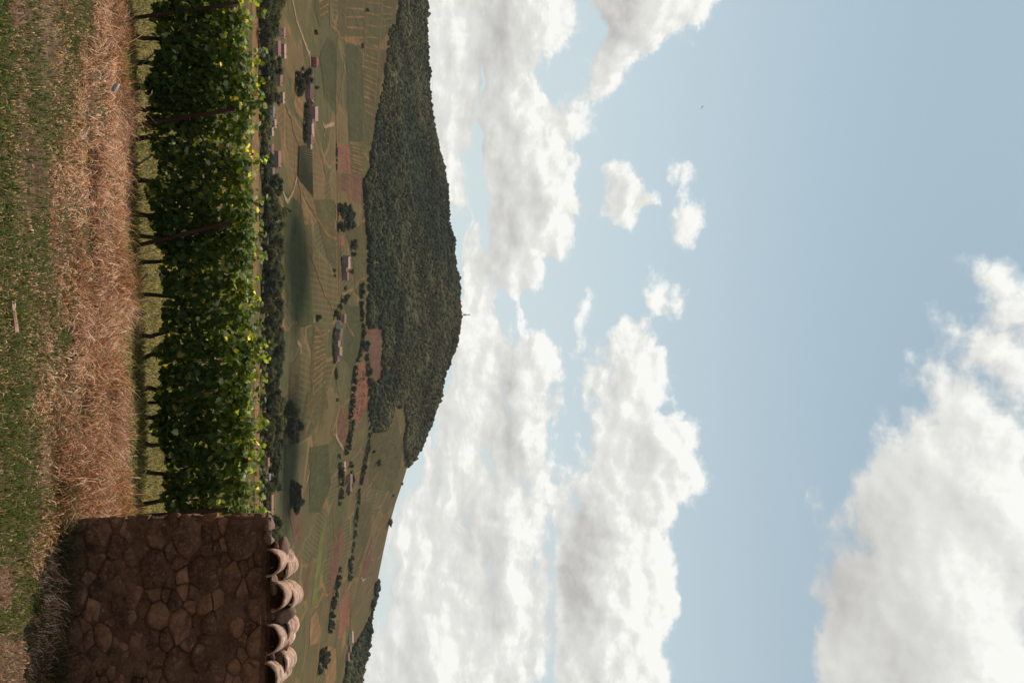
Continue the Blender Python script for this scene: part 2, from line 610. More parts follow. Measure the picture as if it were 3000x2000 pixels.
def to_photo(x, y, z):
    """where a point (numpy arrays) is seen in the upright photo"""
    dz = z - EYE
    f = y * CP + dz * SP
    return 1000 + FPX * x / f, 1500 + FPX * (-y * SP + dz * CP) / f


def build_ground():
    azs = np.concatenate([np.linspace(-math.pi, -0.6, 70, endpoint=False), np.linspace(-0.6, 0.6, 420), np.linspace(0.6, math.pi, 71)[1:]])
    rr = np.concatenate([[0.0], np.geomspace(0.6, 4.5, 10, endpoint=False), np.linspace(4.5, 13, 110, endpoint=False), np.geomspace(13, 700, 60, endpoint=False),
                         np.linspace(700, 2100, 120, endpoint=False), np.geomspace(2100, 9000, 24)])
    Rm, Am = np.meshgrid(rr, azs, indexing='ij')
    X, Y = Rm * np.sin(Am), Rm * np.cos(Am)
    Z = ground(X, Y)
    V = np.stack([X, Y, Z], -1).reshape(-1, 3)
    n, m = len(rr), len(azs)
    I = np.arange(n * m).reshape(n, m)
    F = np.stack([I[:-1, :-1], I[:-1, 1:], I[1:, 1:], I[1:, :-1]], -1).reshape(-1, 4)[:, ::-1]
    me = mesh_np('ground', V, F, smooth=True)
    m_, T = new_mat('ground')
    geo = T.node('ShaderNodeNewGeometry')
    P = geo.outputs['Position']
    sp = T.node('ShaderNodeSeparateXYZ')
    T.link(P, sp.inputs[0])
    dist = T.vmath('LENGTH', P)
    soil = T.ramp(T.noise(P, 3.0, 6, 0.65), [(0.25, (0.055, 0.030, 0.02)), (0.5, (0.10, 0.055, 0.036)), (0.75, (0.19, 0.115, 0.08))])
    green = T.ramp(T.noise(P, 9.0, 5, 0.6), [(0.3, (0.035, 0.042, 0.012)), (0.7, (0.075, 0.08, 0.025))])
    near = T.mix(T.maprange(T.noise(P, 1.2, 4, 0.6), 0.46, 0.62, 0.0, 0.6), soil, green)
    # far vineyards: many small parcels of slightly different greens
    vor = T.node('ShaderNodeTexVoronoi', feature='F1')
    PV = T.vmath('MULTIPLY', T.vmath('ADD', P, T.vmath('MULTIPLY', T.noise(P, 0.006, 2, 0.5, 'Color'), (90.0, 160.0, 0.0))), (1.0, 0.42, 0.0))
    T.link(PV, vor.inputs['Vector'])
    vor.inputs['Scale'].default_value = 0.014
    ved = T.node('ShaderNodeTexVoronoi', feature='DISTANCE_TO_EDGE')
    T.link(PV, ved.inputs['Vector'])
    ved.inputs['Scale'].default_value = 0.014
    cellc = T.node('ShaderNodeSeparateColor')
    T.link(vor.outputs['Color'], cellc.inputs[0])
    parc = T.ramp(cellc.outputs[0], [(0.0, (0.048, 0.060, 0.022)), (0.3, (0.085, 0.078, 0.028)), (0.6, (0.060, 0.074, 0.026)), (0.8, (0.075, 0.078, 0.03)), (0.9, (0.15, 0.088, 0.05)), (1.0, (0.13, 0.10, 0.045))])
    PS = T.vmath('MULTIPLY', P, (1.0, 0.13, 0.0))
    mott = T.noise(PS, 0.16, 6, 0.78)
    parc = T.mix(T.maprange(mott, 0.44, 0.64, 0.0, 0.5), parc, (0.165, 0.088, 0.050))
    parc = T.mix(T.maprange(T.noise(PS, 0.11, 6, 0.8), 0.50, 0.66, 0.0, 0.75), parc, (0.028, 0.036, 0.013))
    st = T.noise(T.vmath('MULTIPLY', P, (0.010, 0.085, 0.0)), 1.0, 6, 0.68)
    parc = T.mix(T.maprange(st, 0.50, 0.62, 0.0, 0.75), parc, (0.155, 0.085, 0.046))
    st2 = T.noise(T.vmath('MULTIPLY', P, (0.014, 0.16, 0.0)), 1.0, 4, 0.6)
    parc = T.mix(T.maprange(st2, 0.54, 0.62, 0.0, 0.7), parc, (0.028, 0.036, 0.013))
    parc = T.mix(T.maprange(T.noise(P, 0.02, 3, 0.6), 0.45, 0.7, 0.0, 0.5), parc, (0.045, 0.055, 0.018))
    # vine rows: each parcel has its own direction
    xs = T.node('ShaderNodeSeparateXYZ')
    T.link(P, xs.inputs[0])
    sl = T.math('MULTIPLY_ADD', cellc.outputs[1], 0.9, -0.45)
    ph = T.math('MULTIPLY_ADD', xs.outputs[1], sl, xs.outputs[0])
    rows = T.math('SINE', T.math('MULTIPLY', ph, 0.95))
    rowm = T.math('MULTIPLY', T.maprange(rows, 0.2, 0.9, 0.0, 0.42), T.maprange(cellc.outputs[2], 0.30, 0.42))
    parc = T.mix(rowm, parc, (0.20, 0.115, 0.06))
    edge = T.math('MULTIPLY', T.maprange(ved.outputs['Distance'], 0.012, 0.04, 1.0, 0.0), T.maprange(T.noise(P, 0.02, 3, 0.6), 0.4, 0.6, 0.0, 0.75))
    parc = T.mix(edge, parc, (0.25, 0.14, 0.08))
    parc = T.mix(1.0, parc, (0.67, 0.64, 0.40), 'MULTIPLY')
    col = T.mix(T.maprange(dist, 60.0, 400.0), near, parc)
    finish(T, col, 0.95, bump=T.noise(P, 14, 5, 0.6), bump_dist=0.02, spec=0.1)
    g = add('ground', me, m_)
    tag(g, kind='structure')
    return g


build_ground()


def polygon_sheet(name, pts, mat, lift=0.5, du=24.0, dh=7.0, kind='structure', label=None):
    """a field: its outline is given by points seen in the photo and is laid on the hillside"""
    bm = bmesh.new()
    fine = []
    for p, q in zip(pts, pts[1:] + pts[:1]):
        n = max(1, int(math.hypot(q[0] - p[0], (q[1] - p[1]) * 2) / 9))
        for i in range(n):
            a = lerp2(p, q, i / n)
            fine.append((a[0] + random.uniform(-1.6, 1.6), a[1] + random.uniform(-0.8, 0.8)))
    pts = fine
    vs = [bm.verts.new((p[0], p[1], 0)) for p in pts]
    bm.faces.new(vs)
    us, hs = [p[0] for p in pts], [p[1] for p in pts]
    for k in np.arange(min(us) + du, max(us), du):
        bmesh.ops.bisect_plane(bm, geom=bm.verts[:] + bm.edges[:] + bm.faces[:], plane_co=(k, 0, 0), plane_no=(1, 0, 0))
    for k in np.arange(min(hs) + dh, max(hs), dh):
        bmesh.ops.bisect_plane(bm, geom=bm.verts[:] + bm.edges[:] + bm.faces[:], plane_co=(0, k, 0), plane_no=(0, 1, 0))
    bmesh.ops.triangulate(bm, faces=bm.faces[:])
    for v in bm.verts:
        p = drape(v.co.x, v.co.y)
        p.z += lift
        v.co = p
    bmesh.ops.recalc_face_normals(bm, faces=bm.faces[:])
    if sum(f.normal.z for f in bm.faces) < 0:
        bmesh.ops.reverse_faces(bm, faces=bm.faces[:])
    me = bpy.data.meshes.new(name)
    bm.to_mesh(me)
    bm.free()
    o = add(name, me, mat)
    tag(o, label, None, None, kind)
    return o


def strip(name, pts, width, mat, lift=0.8, height=0.0, step=14.0, wob=0.0, kind='structure'):
    """a track (or, with a height, a row of vines) along points seen in the photo; width in metres"""
    path = []
    for (a, b) in zip(pts[:-1], pts[1:]):
        n = max(1, int(math.hypot(b[0] - a[0], (b[1] - a[1]) * 3) / step))
        for i in range(n):
            path.append((a[0] + (b[0] - a[0]) * i / n, a[1] + (b[1] - a[1]) * i / n))
    path.append(pts[-1])
    P = [drape(*p) for p in path]
    V, F = [], []
    for i, p in enumerate(P):
        t = P[min(i + 1, len(P) - 1)] - P[max(i - 1, 0)]
        t.z = 0
        if t.length < 1e-6:
            t = Vector((1, 0, 0))
        t.normalize()
        s = Vector((t.y, -t.x, 0))
        w = width * 0.5 * (1 + wob * random.uniform(-1, 1))
        for sd in (-1, 1):
            x, y = p.x + s.x * w * sd, p.y + s.y * w * sd
            V.append((x, y, gz_far(x, y) + lift))
        if height:
            for sd in (-0.6, 0.6):
                x, y = p.x + s.x * w * sd, p.y + s.y * w * sd
                V.append((x, y, gz_far(x, y) + lift + height * random.uniform(0.8, 1.2)))
    k = 4 if height else 2
    for i in range(len(P) - 1):
        a, b = i * k, (i + 1) * k
        if height:
            F += [(a, a + 2, b + 2, b), (a + 2, a + 3, b + 3, b + 2), (a + 3, a + 1, b + 1, b + 3)]
        else:
            F.append((a, a + 1, b + 1, b))
    me = mesh_py(name, V, F)
    o = add(name, me, mat)
    return tag(o, kind=kind)


def lerp2(a, b, t):
    return (a[0] + (b[0] - a[0]) * t, a[1] + (b[1] - a[1]) * t)


def field_mat(name, c0, c1, scale=0.25, c2=None, gain=0.66, other=(0.085, 0.052, 0.03), streak=0.5):
    """a parcel: fine grain, broad patches and streaks that follow the slope"""
    m, T = new_mat(name)
    geo = T.node('ShaderNodeNewGeometry')
    P = geo.outputs['Position']
    g = lambda c: (c[0] * gain * 0.97, c[1] * gain * 0.92, c[2] * gain * 0.72)
    PS = T.vmath('MULTIPLY', P, (1.0, 0.13, 0.0))
    fine = T.noise(PS, scale * 1.3, 5, 0.75)
    col = T.ramp(fine, [(0.36, g(tuple(x * 0.8 for x in c0))), (0.64, g(tuple(x * 1.12 for x in c1)))])
    st = T.noise(T.vmath('MULTIPLY', P, (0.012, 0.11, 0.0)), 1.0, 5, 0.65)
    col = T.mix(T.maprange(st, 0.48, 0.62, 0.0, streak * 1.2), col, g(other))
    dk = T.noise(PS, 0.10, 6, 0.8)
    col = T.mix(T.maprange(dk, 0.5, 0.68, 0.0, 0.6), col, g(tuple(x * 0.45 for x in c0)))
    br = T.noise(P, 0.03, 4, 0.6)
    col = T.mix(T.maprange(br, 0.42, 0.7, 0.0, 0.45), col, g(tuple(x * 0.62 for x in c0)))
    finish(T, col, 0.95, spec=0.05)
    return m


M = {}
M['f_green'] = field_mat('vineyard green', (0.046, 0.060, 0.02), (0.085, 0.082, 0.034), 0.22)
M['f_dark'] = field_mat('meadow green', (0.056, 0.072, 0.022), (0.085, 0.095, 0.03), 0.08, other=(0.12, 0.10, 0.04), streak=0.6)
M['f_olive'] = field_mat('olive field', (0.070, 0.070, 0.024), (0.125, 0.098, 0.04), 0.22)
M['f_brown'] = field_mat('brown field', (0.13, 0.066, 0.042), (0.19, 0.10, 0.062), 0.15)
M['f_pink'] = field_mat('ploughed pink earth', (0.215, 0.085, 0.062), (0.28, 0.12, 0.085), 0.2)
M['f_purple'] = field_mat('purple brown field', (0.13, 0.065, 0.05), (0.19, 0.09, 0.07), 0.15)
M['f_tan'] = field_mat('tan stubble', (0.22, 0.125, 0.062), (0.29, 0.17, 0.088), 0.06, other=(0.17, 0.10, 0.05), streak=0.4)
M['f_lime'] = field_mat('fresh green crop', (0.125, 0.13, 0.036), (0.165, 0.155, 0.045), 0.06, other=(0.10, 0.10, 0.04), streak=0.3)
M['f_track'] = field_mat('earth track', (0.18, 0.098, 0.05), (0.31, 0.17, 0.09), 0.12, streak=0.5)
M['f_road'] = field_mat('pale gravel road', (0.36, 0.23, 0.165), (0.46, 0.32, 0.24), 0.3, streak=0.2)
M['f_row'] = field_mat('vine rows', (0.030, 0.036, 0.014), (0.05, 0.052, 0.02), 0.6)

FIELDS = [
    ('f_tan', [(-150, 738), (700, 736), (860, 742), (760, 757), (-150, 760)]),
    ('f_tan', [(1040, 744), (1600, 745), (1600, 758), (1040, 760)]),
    # left slope
    ('f_olive', [(-60, 992), (110, 990), (134, 1110), (70, 1155), (-60, 1168)]),
    ('f_green', [(130, 1012), (415, 1022), (415, 1064), (215, 1060), (128, 1056)]),
    ('f_olive', [(128, 1060), (215, 1062), (425, 1068), (425, 1086), (330, 1100), (150, 1132)]),
    ('f_pink', [(417, 987), (424, 1022), (510, 1027), (494, 990)]),
    ('f_olive', [(424, 1026), (506, 1029), (520, 1062), (432, 1068)]),
    ('f_brown', [(508, 990), (512, 1060), (600, 1066), (590, 1022), (560, 1018), (560, 990)]),
    ('f_olive', [(-60, 918), (36, 922), (78, 935), (60, 962), (-60, 966)]),
    ('f_green', [(165, 935), (280, 950), (330, 982), (130, 984), (110, 960)]),
    ('f_tan', [(275, 868), (300, 860), (330, 868), (350, 886), (300, 888)]),
    ('f_olive', [(430, 872), (422, 913), (580, 917), (518, 869)]),
    ('f_olive', [(585, 920), (585, 980), (780, 985), (760, 960), (690, 940)]),
    # middle
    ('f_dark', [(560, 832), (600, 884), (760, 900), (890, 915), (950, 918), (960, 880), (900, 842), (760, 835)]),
    ('f_olive', [(660, 1002), (655, 1070), (800, 1074), (880, 1072), (860, 1040), (780, 1034), (740, 1032)]),
    ('f_pink', [(686, 990), (692, 1010), (722, 1006), (716, 992)]),
    ('f_green', [(890, 1006), (925, 1014), (990, 1010), (1056, 1006), (1080, 1030), (1050, 1052), (1000, 1066), (900, 1062)]),
    ('f_olive', [(956, 918), (958, 948), (1120, 958), (1172, 914), (1100, 908)]),
    ('f_olive', [(1166, 845), (1148, 875), (1020, 881), (1072, 850)]),
    ('f_tan', [(1052, 800), (1030, 820), (1170, 819), (1130, 797)]),
    ('f_pink', [(1056, 1068), (1119, 1077), (1177, 1080), (1239, 1055), (1226, 1028), (1154, 1031), (1079, 1040)]),
    ('f_purple', [(956, 1078), (958, 1115), (1052, 1116), (1108, 1112), (1114, 1086), (1040, 1078)]),
    ('f_brown', [(1200, 996), (1208, 1020), (1300, 1012), (1290, 986)]),
    ('f_olive', [(1180, 1150), (1262, 1128), (1275, 1088), (1430, 1080), (1440, 1150), (1370, 1172), (1300, 1180)]),
    ('f_olive', [(1150, 900), (1130, 950), (1190, 962), (1280, 905), (1290, 885), (1240, 882)]),
    # right
    ('f_lime', [(1540, 946), (1600, 944), (1770, 930), (1780, 912), (1700, 920), (1560, 938)]),
    ('f_brown', [(1515, 1003), (1600, 1008), (1680, 990), (1770, 966), (1740, 962), (1590, 972)]),
    ('f_pink', [(1718, 1013), (1752, 1024), (1830, 1022), (1872, 992), (1860, 988), (1770, 992)]),
    ('f_purple', [(1570, 1090), (1650, 1086), (1695, 1070), (1690, 1052), (1640, 1068)]),
    ('f_tan', [(1785, 928), (1840, 938), (1882, 932), (1890, 906), (1810, 908)]),
    ('f_purple', [(1500, 848), (1500, 878), (1592, 878), (1588, 862)]),
    ('f_brown', [(1640, 905), (1620, 915), (1660, 912), (1760, 894), (1750, 884)]),
    ('f_tan', [(1890, 960), (1900, 985), (1990, 984), (2040, 958), (1960, 950)]),
    ('f_green', [(1310, 908), (1300, 960), (1420, 968), (1500, 940), (1500, 905)]),
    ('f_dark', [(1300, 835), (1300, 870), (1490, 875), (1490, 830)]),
    ('f_olive', [(1480, 1040), (1470, 1090), (1560, 1085), (1640, 1060), (1690, 1040), (1600, 1030)]),
]
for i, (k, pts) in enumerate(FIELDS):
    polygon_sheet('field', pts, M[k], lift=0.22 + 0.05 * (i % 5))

TRACKS = [
    # (points, width m, material)
    ([(-60, 1014), (105, 1010), (215, 1006), (335, 986)], 3.5, 'f_track'), ([(112, 986), (250, 985), (335, 984), (415, 986)], 5, 'f_track'),
    ([(415, 986), (560, 988), (700, 991), (830, 992)], 4, 'f_track'), ([(-60, 1078), (100, 1070), (214, 1059)], 4, 'f_track'),
    ([(-60, 1122), (60, 1118), (150, 1110), (300, 1098)], 3, 'f_track'), ([(-60, 968), (75, 966), (88, 985), (105, 995)], 6, 'f_track'),
    ([(107, 1010), (112, 1010), (130, 1058)], 9, 'f_track'), ([(110, 992), (118, 1052)], 3, 'f_track'), ([(-60, 850), (0, 856), (60, 868), (110, 886), (160, 905)], 5, 'f_road'),
    ([(150, 906), (200, 909)], 6, 'f_road'), ([(360, 945), (372, 950), (366, 966), (362, 978)], 5, 'f_road'), ([(400, 948), (372, 954), (425, 958)], 4, 'f_track'),
    ([(420, 923), (455, 943), (500, 950), (540, 962)], 3, 'f_track'), ([(518, 869), (560, 858), (592, 842), (580, 834), (545, 824)], 4.5, 'f_road'),
    ([(310, 836), (350, 854), (385, 858), (410, 870), (430, 876)], 4.5, 'f_track'), ([(518, 870), (560, 880), (640, 884)], 5, 'f_track'),
    ([(560, 885), (600, 905), (650, 935), (690, 960), (700, 985)], 3.5, 'f_track'), ([(680, 976), (640, 984), (600, 984)], 6, 'f_track'),
    ([(560, 1060), (640, 1066), (655, 1068)], 5, 'f_track'), ([(640, 1072), (670, 1035)], 3, 'f_track'),
    ([(730, 905), (790, 925), (860, 950), (890, 968), (920, 976)], 3, 'f_track'), ([(700, 998), (760, 996), (860, 992)], 3, 'f_track'), ([(870, 1028), (820, 1052), (815, 1068)], 3, 'f_track'),
    ([(945, 1012), (965, 1024), (985, 1036)], 4, 'f_track'), ([(955, 922), (985, 945), (965, 966)], 3, 'f_track'), ([(1000, 870), (1014, 880), (1036, 880)], 4, 'f_road'),
    ([(1070, 980), (1110, 986), (1150, 990), (1230, 1010)], 3, 'f_track'), ([(1270, 982), (1290, 990), (1320, 1008)], 4, 'f_road'), ([(1260, 968), (1275, 980)], 5, 'f_track'),
    ([(1100, 912), (1180, 922), (1240, 904), (1280, 890)], 3, 'f_track'), ([(1160, 955), (1200, 950), (1270, 930)], 3, 'f_track'),
    ([(1300, 922), (1340, 920), (1400, 908), (1440, 898)], 3, 'f_track'), ([(1380, 1108), (1420, 1085), (1450, 1060), (1460, 1048)], 5, 'f_track'),
    ([(1240, 1168), (1190, 1158), (1190, 1156)], 4, 'f_track'), ([(1480, 1140), (1540, 1125), (1600, 1105), (1660, 1082)], 4, 'f_track'), ([(1690, 1058), (1700, 1062), (1695, 1070)], 5, 'f_road'),
    ([(1450, 1152), (1500, 1130), (1560, 1104), (1640, 1070)], 5, 'f_track'), ([(1500, 975), (1560, 978), (1580, 985)], 3, 'f_track'), ([(1600, 1062), (1680, 1030), (1720, 1016), (1760, 1026), (1830, 1028), (1860, 1026)], 4, 'f_track'),
    ([(1400, 1160), (1440, 1150), (1440, 1158)], 4, 'f_track'), ([(1640, 1040), (1700, 1015), (1730, 1012)], 4, 'f_track'), ([(1770, 968), (1720, 960), (1760, 940), (1790, 930)], 3, 'f_track'),
    ([(1890, 985), (1940, 990), (1990, 980)], 3, 'f_track'), ([(1560, 860), (1500, 846), (1450, 842)], 3, 'f_track'), ([(1860, 1005), (1870, 985), (1900, 980)], 3, 'f_track'),
]


def fan(a, b, c, d, n, width, mat, jitter=0.15):
    """n tracks across a parcel, from side a-b to side c-d"""
    for i in range(n):
        t = (i + 0.5 + random.uniform(-jitter, jitter)) / n
        TRACKS.append(([lerp2(a, b, t), lerp2(c, d, t + random.uniform(-.02, .02))], width, mat))


fan((-40, 1016), (120, 1014), (-40, 1074), (124, 1062), 6, 2.6, 'f_track')
fan((-40, 1080), (150, 1066), (-40, 1118), (160, 1106), 6, 2.2, 'f_track')
fan((150, 1060), (330, 1066), (168, 1108), (345, 1098), 10, 2.2, 'f_track')
fan((-50, 930), (60, 938), (-66, 962), (45, 962), 5, 2.2, 'f_track')
fan((424, 1027), (504, 1029), (434, 1066), (516, 1062), 7, 2.6, 'f_track')
fan((424, 996), (508, 996), (424, 1000), (508, 1000), 1, 1.0, 'f_pink')
fan((960, 920), (1160, 916), (964, 947), (1118, 956), 12, 2.4, 'f_track')
fan((1030, 878), (1146, 873), (1080, 853), (1160, 848), 13, 0.9, 'f_track')
fan((10, 1122), (90, 1120), (20, 1150), (80, 1148), 4, 2.0, 'f_track')
for pts, w, k in TRACKS:
    strip('farm_track', pts, w * 0.8, M[k], lift=0.55, wob=0.45, step=9.0)


def vine_rows(a, b, c, d, n, width, height, mat):
    """rows of far vines across a parcel: ridges joined into one mass"""
    mb = MB()
    for i in range(n):
        t = (i + 0.5) / n
        o = strip('vine_rows', [lerp2(a, b, t), lerp2(c, d, t)], width, mat, lift=0.5, height=height)
        me = o.data
        mb.poly([v.co for v in me.vertices], [tuple(p.vertices) for p in me.polygons])
        bpy.data.objects.remove(o)
        bpy.data.meshes.remove(me)
    return mb.mesh('vine_rows')


for (q, lab) in ((((428, 874), (518, 870), (425, 911), (575, 915), 20, 1.5, 1.0), 'dark diagonal vine rows on the slope below the village'),
                 ):
    o = add('vine_rows', vine_rows(*q, M['f_row']), M['f_row'])
    tag(o, lab, 'vine rows', None, 'stuff')

# ================================================================== trees, hedges, forest
def ico(sub):
    bm = bmesh.new()
    bmesh.ops.create_icosphere(bm, subdivisions=sub, radius=1.0)
    bm.verts.ensure_lookup_table()
    V = np.array([v.co[:] for v in bm.verts])
    F = np.array([[v.index for v in f.verts] for f in bm.faces])
    bm.free()
    return V, F


def tree_mat(name, c0, c1, rnd=0.35):
    m, T = new_mat(name)
    oi = T.node('ShaderNodeObjectInfo')
    a = T.node('ShaderNodeAttribute', attribute_name='tint')
    base = T.mix(oi.outputs['Random'], c0, c1)
    col = T.mix(1.0, base, a.outputs['Color'], 'MULTIPLY')
    finish(T, col, 0.8, 0.30, T.mix(1.0, col, (1.4, 1.35, 0.7), 'MULTIPLY'), spec=0.1)
    return m


M['crown'] = tree_mat('broadleaf foliage', (0.050, 0.062, 0.026), (0.115, 0.108, 0.042))
M['crown_dark'] = tree_mat('dark foliage', (0.030, 0.044, 0.024), (0.056, 0.066, 0.030))
M['trunk'] = mat_noise('tree bark', (0.05, 0.035, 0.025), (0.09, 0.065, 0.045), 2.0)


def crown_mesh(seed, nleaf=1500, tall=1.0, kind='round'):
    """leaf clumps through the volume of several lobes, unit size: radius about 1, base at z 0"""
    rg = np.random.default_rng(seed)
    nl = 13
    if kind == 'round':
        c = rg.normal(size=(nl, 3)) * np.array([0.42, 0.42, 0.40 * tall])
        c[:, 2] += 1.0 * tall
        rad = rg.uniform(0.34, 0.56, nl)
    else:
        c = np.stack([rg.normal(0, .12, nl), rg.normal(0, .12, nl), np.linspace(0.25, 3.6, nl)], -1)
        rad = np.interp(np.linspace(0, 1, nl), [0, .2, .6, 1], [.42, .55, .45, .12])
    li = rg.integers(0, nl, nleaf)
    d = rg.normal(size=(nleaf, 3))
    d /= np.linalg.norm(d, axis=1)[:, None]
    rr = rad[li] * (0.62 + 0.5 * rg.random(nleaf) ** 0.7)
    P = c[li] + d * rr[:, None]
    keep = P[:, 2] > 0.12
    P, d, li = P[keep], d[keep], li[keep]
    n = len(P)
    nrm = d + rg.normal(size=(n, 3)) * 0.55
    nrm /= np.linalg.norm(nrm, axis=1)[:, None]
    a = np.cross(nrm, rg.normal(size=(n, 3)))
    a /= np.linalg.norm(a, axis=1)[:, None]
    b = np.cross(nrm, a)
    s = rg.uniform(0.05, 0.115, n)[:, None]
    k = rg.uniform(0.6, 1.0, n)[:, None]
    V = np.stack([P - a * s, P - b * s * k * .7, P + a * s, P + b * s * k], 1).reshape(-1, 3)
    F = np.arange(4 * n).reshape(n, 4)
    F3 = np.concatenate([F[:, [0, 1, 2]], F[:, [0, 2, 3]]])
    lobe = rg.uniform(0.75, 1.25, nl)
    t = (lobe[li] * rg.uniform(0.7, 1.35, n))[:, None] * np.stack([rg.uniform(.9, 1.12, n), np.ones(n), rg.uniform(.8, 1.1, n)], -1)
    C = np.repeat(t, 4, axis=0)
    # inner masses
    iv, if_ = ico(1)
    vv, ff, cc = [V], [F3], [C]
    off = len(V)
    for i in range(nl):
        q = c[i] + iv * rad[i] * 0.74 * (1 + 0.12 * rg.normal(size=(len(iv), 1)))
        vv.append(q)
        ff.append(if_ + off)
        cc.append(np.full((len(iv), 3), 0.6))
        off += len(iv)
    return mesh_np('crown', np.concatenate(vv), np.concatenate(ff), np.concatenate(cc))


def trunk_mesh(seed, kind='round'):
    rg = random.Random(seed)
    mb = MB()
    top = 1.0 if kind == 'round' else 2.6
    pts = [(0, 0, -0.15), (rg.uniform(-.03, .03), rg.uniform(-.03, .03), 0.35), (rg.uniform(-.06, .06), rg.uniform(-.06, .06), top)]
    mb.tube(pts, [0.11, 0.075, 0.03], 7)
    if kind == 'round':
        for k in range(4):
            w = k * 1.6 + rg.random()
            mb.tube([(0, 0, 0.4 + .1 * k), (math.cos(w) * .25, math.sin(w) * .25, .8 + .1 * k), (math.cos(w) * .5, math.sin(w) * .5, 1.05 + .1 * k)], [0.05, 0.035, 0.012], 5)
    return mb.mesh('trunk', True)


PROTO = {}
for i in range(6):
    for dk, mt in (('l', 'crown'), ('d', 'crown_dark')):
        me = crown_mesh(100 + i, tall=(0.85, 1.0, 1.15, 0.95, 1.25, 0.8)[i])
        me.materials.append(M[mt])
        PROTO[(dk, i)] = me
PCYP = crown_mesh(140, 1300, kind='cypress')
PCYP.materials.append(M['crown_dark'])
TRUNKS = [trunk_mesh(i) for i in range(3)]
TCYP = trunk_mesh(9, 'cyp')
for t_ in TRUNKS + [TCYP]:
    t_.materials.append(M['trunk'])


def tree(p, height, width, label, group, dark=False, name='tree', cypress=False, trunk=True, cat='tree'):
    e = add(name, None)
    e.location = (p[0], p[1], p[2] - 0.1)
    tag(e, label, cat, group)
    i = random.randrange(6)
    sz = height / (3.9 if cypress else (2.0, 2.2, 2.5, 2.15, 2.6, 1.95)[i])
    sc = (width / 2.0 if not cypress else width / 1.1, width / 2.0 if not cypress else width / 1.1, sz)
    rz = random.uniform(0, 6.28)
    add('crown', PCYP if cypress else PROTO[('d' if dark else 'l', i)], None, e, rot=(0, 0, rz), scale=sc)
    if trunk:
        add('trunk', TCYP if cypress else random.choice(TRUNKS), None, e, rot=(0, 0, rz), scale=sc)
    return e


def seen_tree(u, h, height, width, label, group, **kw):
    return tree(drape(u, h), height, width, label, group, **kw)


HEDGES = {}


def hedge_line(pts, step_px, hgt, wid, label, group, dark=True, jit=2.0, name='tree', cat='tree'):
    step_px *= 1.25
    wid *= 1.15
    for a, b in zip(pts[:-1], pts[1:]):
        n = max(1, int(math.hypot(b[0] - a[0], b[1] - a[1]) / step_px))
        for i in range(n):
            p = lerp2(a, b, (i + random.uniform(0.1, 0.9)) / n)
            s = random.uniform(0.7, 1.3)
            o = seen_tree(p[0], p[1] + random.uniform(-jit, jit) * 0.5, hgt * s, wid * random.uniform(0.8, 1.25) * (0.5 + s / 2), label, group, dark=dark or random.random() < .3, name=name, cat=cat)
            HEDGES.setdefault(label, []).append((p[0], o))


# ------------------------------------------------------------------ houses
def plaster(name, c, scale=0.8):
    return mat_noise(name, tuple(x * 0.82 for x in c), tuple(x * 1.1 for x in c), scale, rough=0.9, detail=5)


W = {'pink': plaster('pink plaster', (0.260, 0.134, 0.106)), 'brown': plaster('brown plaster', (0.161, 0.096, 0.073)), 'grey': plaster('grey plaster', (0.186, 0.146, 0.134)),
     'white': plaster('white plaster', (0.504, 0.408, 0.347)), 'red': plaster('dark red render', (0.20, 0.06, 0.055)), 'mauve': plaster('mauve plaster', (0.205, 0.122, 0.112))}
ROOF = {'pale': plaster('pale weathered tiles', (0.384, 0.245, 0.190), 1.5), 'pink': plaster('pink tiles', (0.279, 0.134, 0.100), 1.5), 'brown': plaster('brown tiles', (0.22, 0.14, 0.11), 1.5),
        'red': plaster('red tiles', (0.30, 0.085, 0.07), 1.5), 'slate': plaster('grey slates', (0.19, 0.17, 0.18), 1.5)}
M['glass'] = mat_noise('dark window', (0.015, 0.016, 0.02), (0.03, 0.032, 0.036), 1.0, rough=0.25, spec=0.5)
M['door'] = mat_noise('painted wood door', (0.06, 0.04, 0.03), (0.10, 0.06, 0.045), 2.0)
M['frame'] = plaster('pale window surround', (0.6, 0.5, 0.42))
HOUSES = []


